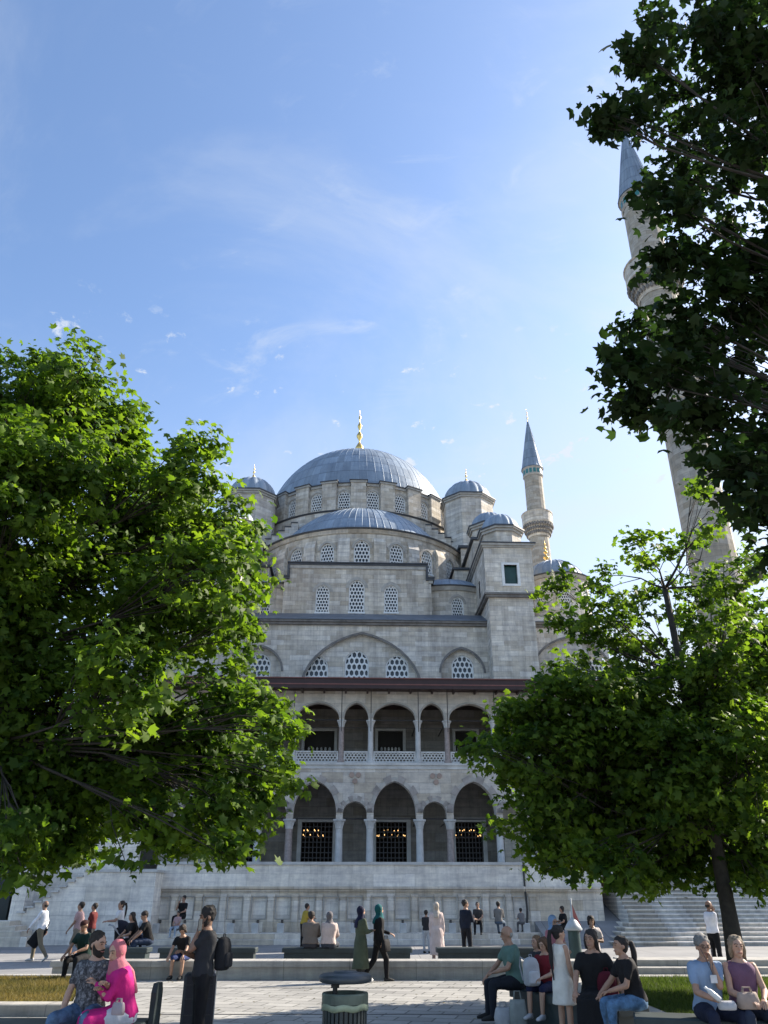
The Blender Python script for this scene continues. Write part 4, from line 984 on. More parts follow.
RB=[(t[0],t[1]-(8 if t[1]>840 else 0),t[2]*1.0,Y+rr_.uniform(-1.8,1.8),*(t[3:] if len(t)>3 else ())) for t in RB]
b=P(730,925,17.0)
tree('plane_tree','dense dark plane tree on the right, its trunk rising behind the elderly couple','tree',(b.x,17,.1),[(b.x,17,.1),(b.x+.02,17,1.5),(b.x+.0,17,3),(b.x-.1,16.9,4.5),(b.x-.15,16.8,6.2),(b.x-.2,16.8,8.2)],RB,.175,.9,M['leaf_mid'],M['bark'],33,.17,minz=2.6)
Y=7.6
TB=[(700,30,50),(650,20,26),(628,55,13),(760,60,70),(705,95,42),(650,95,30),(612,118,14),(595,122,8),(672,135,26),(740,150,50),(700,190,34),(660,172,18),(770,220,50),(725,250,40),(690,275,26),(760,300,50),(715,320,45),(668,318,26),(672,350,36),(630,340,22),(602,358,13),(620,382,16),(622,410,10),(655,388,28),(700,385,45),(760,390,60),(700,430,24),(745,450,34),(722,470,16),(770,480,30),(758,525,18),(748,500,14),(770,556,12),(730,20,40),(668,215,16),(672,250,18),(652,262,8),(690,350,26),(648,200,8),(840,100,90),(850,300,110),(840,450,70),(900,0,80)]
TB=[(a+17,b_,c*.9,Y+rr_.uniform(-.8,.8)) for a,b_,c in TB]
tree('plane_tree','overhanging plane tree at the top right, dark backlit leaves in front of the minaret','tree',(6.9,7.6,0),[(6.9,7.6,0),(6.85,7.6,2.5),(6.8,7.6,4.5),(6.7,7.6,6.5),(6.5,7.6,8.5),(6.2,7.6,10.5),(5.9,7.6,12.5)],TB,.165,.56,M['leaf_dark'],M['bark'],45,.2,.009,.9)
# ---------- people ----------
def vec(*a): return Vector(a)
def ring_e(c,ax,ay,rx,ry,n=14,p=1.0):
    return [c+ax*(rx*math.copysign(abs(math.cos(2*PI*k/n))**p,math.cos(2*PI*k/n)))+ay*(ry*math.copysign(abs(math.sin(2*PI*k/n))**p,math.sin(2*PI*k/n))) for k in range(n)]
def remesh(mb,vox,smooth=4):
    me=mb.mesh('tmp'); o=bpy.data.objects.new('tmp',me); COL.objects.link(o)
    r=o.modifiers.new('r','REMESH'); r.mode='VOXEL'; r.voxel_size=vox
    s=o.modifiers.new('s','SMOOTH'); s.iterations=smooth; s.factor=.5
    dg=bpy.context.evaluated_depsgraph_get(); ev=o.evaluated_get(dg); nm=bpy.data.meshes.new_from_object(ev)
    bpy.data.objects.remove(o); bpy.data.meshes.remove(me)
    nm.polygons.foreach_set('use_smooth',np.ones(len(nm.polygons),dtype=bool)); nm.materials.clear(); return nm
from mathutils import noise as mnoise
def hk_(h): return h[0]
def folds(me,amp,sd=0):
    me.update(); n=len(me.vertices); co=np.empty(n*3); me.vertices.foreach_get('co',co); co=co.reshape(-1,3); no=np.empty(n*3); me.vertices.foreach_get('normal',no); no=no.reshape(-1,3)
    d=np.array([mnoise.noise((x*9+sd,y*9,z*5+x*4))*1.0+.5*mnoise.noise((x*20,y*20+sd,z*13-y*9)) for x,y,z in co])
    co+=no*(d*amp)[:,None]; me.vertices.foreach_set('co',co.ravel()); me.update(); return me
def mobj(name,me,mat,parent):
    me.name=name; me.materials.append(mat); o=bpy.data.objects.new(name,me); COL.objects.link(o); o.parent=parent; return o
def cloth(c,pat=None):
    key=('cloth',c,pat)
    if key in MATS: return MATS[key]
    c=sc(c,.74); t=NT('cloth_'+(pat or 'plain')); v=t.coord('Object')
    base=t.ramp(t.noise(v,5,4),[(.3,sc(c,.82)),(.7,sc(c,1.15))])
    if pat=='mottled': base=t.ramp(t.noise(v,26,3,.7),[(.38,(.03,.03,.035)),(.52,c),(.66,sc(c,2.6))])
    if pat=='checked':
        w=t.node('ShaderNodeTexChecker'); w.inputs['Scale'].default_value=30; t.link(v,w.inputs['Vector']); base=t.mix(base,t.mix(sc(c,1.0),(.5,.3,.3),.5),w.outputs['Fac'])
    if pat=='denim': base=t.ramp(t.noise(v,9,6,.7),[(.35,sc(c,.6)),(.65,sc(c,1.5))])
    t.col(base); t.rough(.85); t.b.inputs['Specular IOR Level'].default_value=.25
    mp=t.coord('Object',(7,7,3)); t.bump(t.noise(mp,1.7,4,.55),.55,.03); MATS[key]=t.m; return t.m
def skinm(c): 
    key=('skin',c)
    if key in MATS: return MATS[key]
    t=NT('skin'); v=t.coord('Object'); t.col(t.ramp(t.noise(v,14,4),[(.3,sc(c,.88)),(.7,sc(c,1.1))])); t.rough(.55); t.b.inputs['Subsurface Weight'].default_value=.08; t.b.inputs['Subsurface Radius'].default_value=(.02,.008,.004); t.b.inputs['Subsurface Scale'].default_value=1; t.bump(t.noise(v,60,3),.08,.003); MATS[key]=t.m; return t.m
SK1=(.34,.195,.13); SK2=(.25,.14,.09); SK3=(.41,.245,.17)
ARMS={ # right arm: upper dir, forearm dir (x right/outwards, y forward, z up)
'down':((.14,.0,-1),(.04,.18,-1)),'lap':((.16,.38,-.9),(-.45,.75,-.25)),'knee':((.14,.55,-.8),(-.05,.75,-.65)),
'phone':((.22,.45,-.85),(-.42,.28,.95)),'mouth':((.10,.62,-.6),(-.42,.05,.95)),'cross':((.22,.30,-.9),(-.9,.45,.12)),'push':((.10,.45,-.85),(0,.95,-.05)),
'front':((.12,.30,-.95),(-.35,.85,.15)),'back':((.2,-.4,-.9),(-.5,.0,-.9)),'reach':((.1,.9,-.4),(-.15,.95,-.2)),'hug':((.05,.75,-.65),(-.75,.65,.1)),'swing':((.1,-.35,-1),(.02,.05,-1)),'swingf':((.08,.3,-1),(0,.6,-.8)),'out':((.5,.2,-.8),(.3,.3,-.9))}
LEGS={'stand':(((.06,.02,-1),(.02,-.03,-1)),((.06,.02,-1),(.02,-.03,-1))),
'walk':(((.03,.42,-1),(.0,.02,-1)),((.03,-.22,-1),(.0,-.62,-.85))),
'stroll':(((.03,.25,-1),(.0,.0,-1)),((.03,-.12,-1),(.0,-.40,-.95))),
'climb':(((.03,.7,-.7),(.0,-.1,-1)),((.03,-.1,-1),(.0,-.3,-1)))}
def limb(m,a,b,ra,rb,n=9,bulge=None):
    a,b=Vector(a),Vector(b); d=b-a; pts=[a,a+d*.3,a+d*.7,b]; rm=bulge or (ra+rb)/2
    m.tube(pts,[ra,max(ra*.98,rm*1.04),rm*.9 if rm<ra else rm,rb],n,True)
def person(label,px,py,Y,az=180,h=1.7,pose='stand',arms=('down','down'),top=('short',(.2,.2,.2)),bottom=('trousers',(.03,.03,.04)),
           hair=('short',(.02,.015,.012)),skin=SK1,lean=0,seat=.47,turn=0,nod=0,group=None,shoes=(.03,.03,.03),X=None,build=1.0,gz=0,sitspread=.12,
           tpat=None,bpat=None,beard=False,glasses=False,kneeup=0,hairtail=None,scarfdrape=None,side=0,cross=False,shinf=None):
    """px,py = where the crown of the head shows, Y = distance; az = heading (0 away, 90 right, 180 to the viewer, 270 left)"""
    s=h/1.75; near=Y<18; vox=.016 if near else (.021 if Y<30 else .026)
    x0=P(px,py,Y).x if X is None else X
    root=empty('person',(x0,Y,gz),-R(az),label,'person',group)
    X_=Vector((1,0,0)); Z_=Vector((0,0,1))
    sit=pose=='sit'
    # spine
    ln=R(lean); sd=R(side); up=Vector((math.sin(sd),math.sin(ln),math.cos(ln))).normalized(); fw=Vector((0,math.cos(ln),-math.sin(ln)))
    hip=Vector((0,0,.0)); legs={}
    if sit: pz=seat+.10*s
    else: pz=.93*s
    pel=Vector((0,0,pz))
    def J(t): return pel+up*t*s
    waist=J(.13); chest=J(.36); neck=J(.545); 
    tn=R(turn); nd=R(nod)
    hd=neck+(up*.6+Z_*.4+Vector((0,.10*math.cos(0),0))).normalized()*.128*s*1.0
    fh=Matrix.Rotation(-tn,3,'Z')@Vector((0,math.cos(nd),-math.sin(nd))); xh=Matrix.Rotation(-tn,3,'Z')@Vector((1,0,0)); uh=xh.cross(fh)
    Rh=Matrix((xh,fh,uh)).transposed()
    hs=s*1.07
    H=lambda x,y,z: hd+Rh@(Vector((x,y,z))*hs)
    sh=[J(.468)+X_*(.160*s*sx*(.45+.55*build)) for sx in (1,-1)]
    A=[]
    for i,sx in enumerate((1,-1)):
        ik=None
        if isinstance(arms[i],tuple) and isinstance(arms[i][0],str): ik=arms[i]; u,f=ARMS['down']
        else: u,f=ARMS[arms[i]] if isinstance(arms[i],str) else arms[i]
        u=Vector((u[0]*sx,u[1],u[2])).normalized(); f=Vector((f[0]*sx,f[1],f[2])).normalized()
        el=sh[i]+u*.285*s; wr=el+f*.245*s; A.append((sh[i],el,wr,f))
        if ik:
            fr_,tx=ik
            if fr_=='H': tg=H(tx[0],tx[1],tx[2])
            elif fr_=='L': tg=pel+Vector(tx)*s
            else: tg=Matrix.Rotation(R(az),3,'Z')@(Vector(tx)-Vector((x0,Y,gz)))
            d_=tg-sh[i]; l1,l2=.285*s,.245*s; D=min(max(d_.length,.12*s),(l1+l2)*.995); dn=d_.normalized()
            ca=(l1*l1+D*D-l2*l2)/(2*l1*D); hint=Vector((sx*.45,-.15,-1)); hint=(hint-dn*hint.dot(dn)).normalized()
            el=sh[i]+dn*(l1*ca)+hint*(l1*math.sqrt(max(0,1-ca*ca))); wr=sh[i]+dn*D; A[-1]=(sh[i],el,wr,(wr-el).normalized())
    Lg=[]
    for i,sx in enumerate((1,-1)):
        hp=pel+X_*(.088*s*sx)
        if sit:
            kn=hp+Vector((sitspread*sx*(1 if not(cross and i==0) else -1.0),1,-.06+(.22 if cross and i==0 else kneeup))).normalized()*.43*s
            Ls=.41*s; dz=min(kn.z-.075*s,Ls*.999)
            if cross and i==0: dz*=.72
            dy=math.sqrt(max(0,Ls*Ls-dz*dz)); dy=max(dy if shinf is None else 0,0) if shinf is None else shinf
            an=kn+Vector((0,dy,-dz)); 
        else:
            t,sn=LEGS[pose][i]; t=Vector((t[0]*sx,t[1],t[2])).normalized(); sn=Vector((sn[0]*sx*.3,sn[1],sn[2])).normalized(); kn=hp+t*.425*s; an=kn+sn*.41*s
        Lg.append([hp,kn,an])
    if not sit:
        mn=min(l[2].z for l in Lg)-.075*s
        root.location.z=gz-mn
        # crown height follows the pixel only through h
    m=MB()
    def spine(grow,z0=-.06,z1=.545,shoulders=True,b=m,hipw=.155,chestw=.165):
        prof=[(-.10,hipw*.80,.095),(-.02,hipw,.118),(.06,hipw*.97,.112),(.15,.135,.102),(.27,.150,.112),(.38,chestw,.118),(.455,chestw*.98,.105),(.495,.128,.088),(.52,.092,.074),(.55,.062,.062)]
        rs=[]
        for t,rx,ry in prof:
            if t<z0-.001 or t>z1+.011: continue
            if t<.14 and sit: cc=J(t)
            else: cc=J(t)
            rs.append(ring_e(cc,X_*build,fw,(rx+grow)*s,(ry+grow)*s*(.5+.5*build),16,.88))
        b.loft(rs)
    spine(0); 
    for (a,e,w_,f) in A:
        limb(m,a,e,.050*s,.040*s,9); limb(m,e,w_,.041*s,.026*s,9,.036*s)
    for hp,kn,an in Lg:
        limb(m,hp,kn,.085*s*build,.056*s,11,.074*s); limb(m,kn,an,.055*s,.036*s,10,.052*s)
    m.tube([J(.50),neck,H(0,-.015,-.06)],[.060*s,.052*s,.053*s],10,True)
    # head
    m.ell(hd+Rh@Vector((0,-.012,.022))*hs,.078*s,.098*s,.097*s,16,11,Rh); m.ell(H(0,.018,-.045),.054*s,.062*s,.062*s,14,9,Rh)
    m.ell(H(0,.052,-.085),.028*s,.026*s,.022*s,10,7,Rh)
    m.tube([H(0,.078,.018),H(0,.098,-.020)],[.009*s,.015*s],7,True); m.ell(H(0,.080,-.052),.022*s,.012*s,.010*s,8,5,Rh)
    for sx in (1,-1):
        m.ell(H(.076*sx,-.012,-.008),.010*s,.020*s,.030*s,8,6,Rh); m.ell(H(.030*sx,.075,.030),.020*s,.012*s,.008*s,8,5,Rh)
    body=remesh(m,vox*.72 if near else vox*.8,3)
    # hands and feet appended
    hm=MB()
    for i,(a,e,w_,f) in enumerate(A):
        sx=1 if i==0 else -1
        side_=(f.cross(Vector((0,0,1))) if abs(f.z)<.9 else Vector((0,1,0))); side_=side_.normalized()
        if abs(f.z)>=.9: side_=Vector((0,1,0))-f*f.y; side_.normalize()
        nrm=f.cross(side_).normalized()
        if nrm.dot(Vector((-sx,0.2,-.3)))<0: nrm=-nrm
        pc=w_+f*.045*s
        hm.loft([ring_e(w_-f*.02*s,side_,nrm,.026*s,.02*s,10),ring_e(w_+f*.02*s,side_,nrm,.034*s,.016*s,10,.8),ring_e(w_+f*.06*s,side_,nrm,.041*s,.015*s,10,.8),ring_e(w_+f*.088*s,side_,nrm,.038*s,.012*s,10,.8)])
        for k,(o_,l_) in enumerate(((-.030,.062),(-.010,.074),(.010,.070),(.029,.055))):
            b0=w_+f*.084*s+side_*o_*s; d1=(f*.9+nrm*.35).normalized(); d2=(f*.45+nrm*.85).normalized()
            hm.tube([b0,b0+d1*l_*.5*s,b0+d1*l_*.5*s+d2*l_*.3*s,b0+d1*l_*.5*s+d2*l_*.5*s],[.0095*s,.009*s,.008*s,.006*s],6,True)
        tb=w_+f*.03*s-side_*.030*s; hm.tube([tb,tb+(f*.5-side_*.8+nrm*.3).normalized()*.03*s,tb+(f*.95-side_*.6+nrm*.5).normalized()*.062*s],[.013*s,.011*s,.008*s],6,True)
    hme=hm.mesh('h',True)
    bm=bmesh.new(); bm.from_mesh(body); bm.from_mesh(hme); bm.to_mesh(body); bm.free(); bpy.data.meshes.remove(hme)
    body.polygons.foreach_set('use_smooth',np.ones(len(body.polygons),dtype=bool))
    bo=mobj('body',body,skinm(skin),root)
    # face
    if True:
        for sx in (1,-1):
            e=MB(); e.ell(H(.030*sx,.080,.014),.0125*s,.006*s,.006*s,8,5,Rh); e.build('eye',plain('eye_dark',(.03,.02,.015),.3,.1,3,0),root,smooth=True)
            e=MB(); e.tube([H(.014*sx,.087,.036),H(.032*sx,.083,.040),H(.048*sx,.068,.034)],.0045*s,5,True); e.build('eyebrow',plain('brow_dark',(.04,.025,.018),.8,.1,3,0),root)
        e=MB(); e.tube([H(-.022,.083,-.053),H(0,.090,-.052),H(.022,.083,-.053)],.0055*s,5,True); e.build('mouth',plain('lips',(.30,.11,.09),.5,.1,3,0),root)
    if beard:
        e=MB(); e.ell(H(0,.022,-.068),.060*s,.066*s,.050*s,14,9,Rh); e.ell(H(0,.05,-.095),.04*s,.04*s,.035*s,12,8,Rh)
        for sx in (1,-1): e.tube([H(.070*sx,.0,.01),H(.064*sx,.018,-.045),H(.035*sx,.05,-.085)],[.012*s,.022*s,.024*s],8,True)
        e.tube([H(-.028,.082,-.04),H(0,.094,-.036),H(.028,.082,-.04)],.008*s,6,True); mobj('beard',remesh(e,vox*.7,2),plain('beard_hair',(.018,.013,.01),.9,.3,30,.6),root)
    if glasses:
        e=MB()
        for sx in (1,-1):
            cpt=H(.031*sx,.094,.016); e.tube([cpt+Rh@Vector((.020*math.cos(a),0,.016*math.sin(a)))*s for a in [2*PI*q/12 for q in range(13)]],.0028*s,5); e.tube([H(.05*sx,.09,.02),H(.078*sx,.0,.02)],.003*s,5)
        e.tube([H(-.011,.094,.018),H(.011,.094,.018)],.003*s,5); e.build('glasses',M['iron'],root)
    # top
    kind,tc=top[0],top[1]; tm=cloth(tc,tpat); c=MB()
    g=.020
    if kind in('short','long','sleeveless'):
        spine(g,-.07,.535,True,c,.158,.170)
        if sit: pass
    if kind!='sleeveless':
        for (a,e,w_,f) in A:
            if kind=='short' or (kind=='dress_short'): limb(c,a,a.lerp(e,.62),.060*s,.058*s,10,.060*s)
            elif kind in('long','coat','dress_long'): limb(c,a,e,.061*s,.050*s,10,.056*s); limb(c,e,e.lerp(w_,.93),.050*s,.036*s,9,.045*s)
    hem=top[2] if len(top)>2 else None
    if kind in('coat','dress_long','dress_short','sleeveless') and kind!='sleeveless' or hem:
        if kind!='short' and kind!='long': 
            if kind!='sleeveless': spine(g,-.07,.535,True,c,.160,.172)
        hem=hem or .35
        if not sit:
            kz=Lg[0][1]; cen=(Lg[0][1]+Lg[1][1])/2; ank=(Lg[0][2]+Lg[1][2])/2
            dy=abs(Lg[0][1].y-Lg[1][1].y)/2; dya=abs(Lg[0][2].y-Lg[1][2].y)/2
            rs=[ring_e(J(.12),X_,fw,.155*s*build,.125*s*build,18),ring_e(J(.02),X_,fw,.19*s*build,.15*s*build,18)]
            zt=pel.z; zh=hem*s+min(Lg[0][2].z,Lg[1][2].z)
            for q in (.35,.7,1.0):
                z=zt+(zh-zt)*q; f_=(zt-z)/(zt-ank.z); cy=(cen.y*min(1,f_*2)) if f_<.5 else cen.y+(ank.y-cen.y)*(f_-.5)*2
                ry=.155+.06*q+(dy/s*min(1,f_*2) if f_<.5 else dy/s+(dya-dy)/s*(f_-.5)*2)*.8
                ringp=[]
                for k in range(18):
                    a_=2*PI*k/18; w=1+.05*math.sin(5*a_+px)*q; ringp.append(Vector((math.cos(a_)*(.19+.045*q)*s*build*w,cy+math.sin(a_)*ry*s*w,z)))
                rs.append(ringp)
            c.loft(rs)
        else:
            kc=(Lg[0][1]+Lg[1][1])/2
            def rr4(cn,rx,rz,dirv): 
                zz=dirv.cross(X_).normalized(); return ring_e(cn,X_,zz,rx,rz,16,.8)
            hw=abs(Lg[0][1].x-Lg[1][1].x)/2+.075*s
            d1=(kc-pel).normalized()
            c.loft([rr4(pel-d1*.08*s,.17*s,.12*s,d1),rr4(pel.lerp(kc,.5),max(.18*s,hw),.105*s,d1),rr4(kc+d1*.03*s,hw,.085*s,d1)])
            ac=(Lg[0][2]+Lg[1][2])/2; he=kc.lerp(ac,1-min(.95,hem)); d2=(ac-kc).normalized()
            c.loft([rr4(kc-d2*.03*s,hw,.09*s,d2),rr4(kc.lerp(he,.5),hw*1.02,.10*s,d2),rr4(he,hw*1.05,.11*s,d2)])
    nm_={'short':'shirt','long':'shirt','sleeveless':'top','coat':'coat','dress_long':'dress','dress_short':'dress'}[kind]
    if c.v: mobj(nm_,folds(remesh(c,vox,3),.011 if Y<30 else .006,px),tm,root)
    if near and kind in('short','long') and hk_(hair)!='hijab':
        c=MB(); nb=J(.505)+Vector((0,.008,0)); c.tube([nb+X_*(.078*s*math.cos(a_))+fw*(.068*s*math.sin(a_))+up*(.012*s-.022*s*max(0,math.sin(a_))) for a_ in [2*PI*q_/18 for q_ in range(19)]],.011*s,7); c.build('collar',cloth(sc(tc,1.25)),root,smooth=True)
    # bottom
    bk,bc=bottom[0],bottom[1]; bm_=cloth(bc,bpat); c=MB()
    if bk in('trousers','shorts'):
        spine(.012,-.11,.10,False,c)
        for hp,kn,an in Lg:
            limb(c,hp,kn,.100*s*build,.072*s,11,.088*s)
            if bk=='trousers': limb(c,kn,an,.070*s,.056*s,10,.064*s)
            else: c.tube([kn,kn.lerp(an,.12)],[.07*s,.068*s],10)
        mobj('trousers' if bk=='trousers' else 'shorts',folds(remesh(c,vox,3),.009 if Y<30 else .005,px),bm_,root)
    elif bk=='skirt' and sit:
        kc=(Lg[0][1]+Lg[1][1])/2; d1=(kc-pel).normalized(); hw=abs(Lg[0][1].x-Lg[1][1].x)/2+.08*s; zz=d1.cross(X_).normalized()
        spine(.012,-.11,.10,False,c)
        c.loft([ring_e(pel-d1*.06*s,X_,zz,.165*s,.115*s,16,.8),ring_e(pel.lerp(kc,.5),X_,zz,max(hw,.17*s),.105*s,16,.8),ring_e(kc-d1*.03*s,X_,zz,hw,.09*s,16,.8)])
        if len(bottom)>2:
            ac=(Lg[0][2]+Lg[1][2])/2; d2=(ac-kc).normalized(); z2=d2.cross(X_).normalized(); he=kc.lerp(ac,bottom[2])
            c.loft([ring_e(kc-d2*.03*s,X_,z2,hw,.10*s,16,.8),ring_e(he,X_,z2,hw*1.08,.11*s,16,.8)])
        mobj('skirt',remesh(c,vox,3),bm_,root)
    # shoes
    for hp,kn,an in Lg:
        c=MB(); z=an.z-.075*s; fx=Vector((0,1,0))
        if not sit and (an-kn).normalized().y<-.45: fx=Vector((0,.8,-.6)); 
        base=Vector((an.x,an.y,0)); upf=fx.cross(Vector((-1,0,0)))
        def q(y,zz,rx,rz): return ring_e(an+fx*y*s+upf*0+Vector((0,0,-1))*0+ (Vector((0,0,zz-.075)) if fx.y==1 else Vector((0,.6,.8))*0+fx.cross(Vector((1,0,0)))*-1*(0)+Vector((0,0,zz-.075)))*s,X_,Vector((0,0,1)),rx*s,rz*s,10,.8)
        c.loft([q(-.065,.045,.022,.03),q(-.05,.05,.036,.048),q(.0,.055,.042,.054),q(.07,.040,.045,.038),q(.14,.030,.047,.028),q(.185,.022,.030,.018)])
        c.build('shoe',cloth(shoes),root,smooth=True)
    # hair / head cover
    hk,hc=hair[0],hair[1]; c=MB(); hmat=plain('hair',hc,.75,.35,35,.5)
    if hk in('short','long','pony','bob','bun'):
        c.ell(H(0,-.028,.038),.090*s,.104*s,.102*s,16,11,Rh)
        for q_ in range(26):
            a_=q_*2.399; z_=.02+.09*((q_*37)%26)/26; r_=.085*math.sqrt(max(.05,1-(z_-.02)**2/.012)); c.ell(H(math.cos(a_)*r_*.95,-.03+math.sin(a_)*r_,z_+.01) if math.sin(a_)<.75 or z_>.07 else H(0,-.06,.06),.020*s,.020*s,.016*s,6,5)
        if hk=='short': c.ell(H(0,-.052,-.012),.070*s,.058*s,.062*s,14,9,Rh)
        if hk in('long','pony','bob','bun'):
            c.ell(H(0,-.045,-.005),.082*s,.072*s,.09*s,14,9,Rh)
            if hk=='bob' or hk=='long':
                for sx in (1,-1): c.tube([H(.066*sx,.01,.04),H(.080*sx,-.01,-.03),H(.072*sx,-.02,-.09)],[.026*s,.028*s,.022*s],8,True)
            if hk=='long': c.loft([ring_e(H(0,-.05,0),X_,fw,.08*s,.06*s),ring_e(J(.46)-fw*.115*s,X_,fw,.10*s,.045*s),ring_e(J(.33)-fw*.145*s,X_,fw,.085*s,.03*s),ring_e(J(.24)-fw*.14*s,X_,fw,.04*s,.02*s)])
            if hk=='pony': 
                L_=hairtail or .35; b0=H(0,-.115,.045); c.tube([b0,b0+Vector((0,-.05,.0))*s,b0+Vector((0,-.075,-.12))*s,b0+Vector((0,-.07,-.12-L_*.6))*s,b0+Vector((0,-.05,-.12-L_))*s],[.026*s,.036*s,.040*s,.034*s,.012*s],9,True)
            if hk=='bun': c.ell(H(0,-.11,.07),.04*s,.04*s,.04*s,10,8)
        mobj('hair',folds(remesh(c,vox*.75,2),.010,px),hmat,root)
    elif hk=='bald':
        c.ell(H(0,-.045,-.010),.080*s,.062*s,.055*s,14,9,Rh); mobj('hair',remesh(c,vox*.7,2),hmat,root)
    elif hk=='hijab':
        c.ell(H(0,-.028,.022),.097*s,.106*s,.118*s,18,12,Rh)
        c.loft([ring_e(H(0,-.01,-.06),xh,fh,.086*s,.094*s,16),ring_e(neck+Vector((0,.012,.02))*s,X_,fw,.094*s,.096*s,16),ring_e(J(.50),X_,fw,.150*s,.122*s,16),ring_e(J(.44),X_,fw,.150*s,.132*s,16)])
        if scarfdrape: 
            dk=MB()
            c.loft([ring_e(J(.52)-fw*.07*s,X_,fw,.09*s,.05*s),ring_e(J(.42)-fw*.135*s,X_,fw,.085*s,.035*s),ring_e(J(scarfdrape)-fw*.15*s,X_,fw,.075*s,.03*s)])
        mobj('headscarf',folds(remesh(c,vox*.8,3),.006,px),cloth(hc),root)
    elif hk=='cap':
        c.ell(H(0,-.03,.0),.080*s,.080*s,.08*s,14,9,Rh); mobj('hair',remesh(c,vox*.75,2),plain('hair',(.02,.015,.012),.75,.35,35,.5),root)
        c=MB(); c.ell(H(0,-.012,.055),.088*s,.103*s,.068*s,16,9,Rh); c.loft([ring_e(H(0,.07,.040),xh,fh,.07*s,.03*s,12),ring_e(H(0,.125,.032),xh,fh,.055*s,.03*s,12)]); mobj('cap',remesh(c,vox*.75,2),cloth(hc),root)
    return root
def sitp(*a,**k): k['pose']='sit'; return person(*a,**k)
BLK=(.012,.012,.014); NAVY=(.015,.02,.045); WHT=(.62,.62,.62); HB=(.02,.014,.01); BRN=(.07,.04,.025); GRY=(.28,.27,.25)
# far left walkers
person('man in white shirt and khaki trousers striding left with a dark bag',47,897,27.6,az=268,h=1.76,pose='walk',arms=('swing',((.25,.55,-.8),(.1,.5,-.85))),top=('long',(.95,.96,1.0)),bottom=('trousers',(.24,.20,.14)),hair=('bald',HB),skin=SK2,shoes=(.5,.5,.5),turn=15)
person('man in pale pink checked shirt and khaki shorts walking left past the marble block',82,901,28,az=270,h=1.72,pose='walk',arms=('swing','swingf'),top=('short',(.52,.36,.36)),tpat='checked',bottom=('shorts',(.26,.22,.17)),hair=('short',HB),skin=SK2)
person('young person in dark red shirt walking just behind the pink checked shirt',95,905,29,az=275,h=1.66,pose='stroll',arms=('down','swingf'),top=('short',(.16,.03,.03)),bottom=('trousers',(.03,.03,.035)),hair=('short',HB),skin=SK2)
person('woman in white blouse and dark trousers holding the stroller handle',122,901,28,az=250,h=1.72,pose='stand',arms=('push','push'),top=('short',(.85,.83,.83)),bottom=('trousers',BLK),hair=('pony',HB),skin=SK1,turn=-25)
sitp('woman in black top sitting beside the stroller on the bench',137,911,26.6,az=235,h=1.72,arms=('knee','lap'),top=('short',BLK),bottom=('trousers',BLK),hair=('long',HB),skin=SK1,lean=12,seat=.5,turn=-20)
sitp('child in white half hidden between the two seated adults in black',145.5,917,27.2,az=190,h=1.45,top=('short',WHT),bottom=('trousers',NAVY),hair=('short',HB),skin=SK1,seat=.62)
sitp('man in black t-shirt and jeans leaning forward on the bench toward the stroller',153,909,26.4,az=245,h=1.82,arms=('knee','knee'),top=('short',BLK),bottom=('trousers',(.04,.06,.11)),hair=('short',HB),skin=SK1,lean=20,seat=.5,nod=25,turn=-10)
# far fountain sitters, left
gz_=.42
sitp('far seated person in black by the fountain wall, left of the suitcase man',183,908,36.2,az=200,h=1.72,seat=.55,gz=.42,arms=('mouth','lap'),top=('short',BLK),bottom=('trousers',BLK))
sitp('small child in pale pink top with light jeans sitting before the fountain wall',178,918,34.6,az=195,h=1.25,seat=.45,gz=.2,arms=('lap','lap'),top=('short',(.55,.36,.36)),bottom=('trousers',(.40,.48,.58)),shoes=(.6,.6,.6))
sitp('girl in dark top and blue shorts perched on the parapet with bowed head',187,931,21.75,az=190,h=1.62,seat=.40,lean=28,nod=45,arms=('knee','knee'),top=('short',BLK),bottom=('shorts',(.03,.05,.16)),hair=('bob',(.025,.015,.01)),skin=SK1)
# phone man
person('man in charcoal t-shirt and backpack standing by a suitcase, phone at his face',209,907,11.4,az=250,h=1.70,arms=(('L',(.05,.27,.26)),('H',(-.05,.12,-.12))),top=('short',(.035,.037,.042)),bottom=('trousers',BLK),hair=('short',(.012,.01,.01)),skin=SK2,beard=True,nod=12,build=1.04)
# embracing couple
sitp('bearded man in mottled grey t-shirt and jeans hugged by the woman in pink',99,937,10.6,az=188,h=1.80,seat=.47,lean=4,turn=-72,nod=8,side=-3,arms=((( .25,.25,-.95),(.05,.35,-.9)),('W',tuple(P(106,984,10.2)))),top=('short',(.12,.12,.13)),tpat='mottled',bottom=('trousers',(.10,.17,.28)),bpat='denim',hair=('short',HB),skin=SK3,beard=True,sitspread=.25,build=1.08,cross=False)
sitp('woman in bright pink dress and rose headscarf hugging the bearded man',133,948,10.45,az=238,h=1.70,seat=.47,lean=17,turn=-28,nod=14,side=0,sitspread=.05,arms=(('W',tuple(P(100,990,10.25))),('W',tuple(P(96,984,10.3)))),build=1.12,top=('dress_long',(.62,.02,.22),.42),bottom=('trousers',(.62,.66,.75)),hair=('hijab',(.50,.16,.20)),skin=SK3,shoes=(.5,.5,.5),scarfdrape=.18)
sitp('person in dark green top and dark cap partly hidden behind the embracing couple',89,925,20.5,az=200,h=1.72,seat=.44,top=('short',(.01,.035,.028)),bottom=('trousers',BLK),hair=('cap',(.05,.015,.015)),skin=SK2,nod=20,lean=15,arms=('knee','lap'))
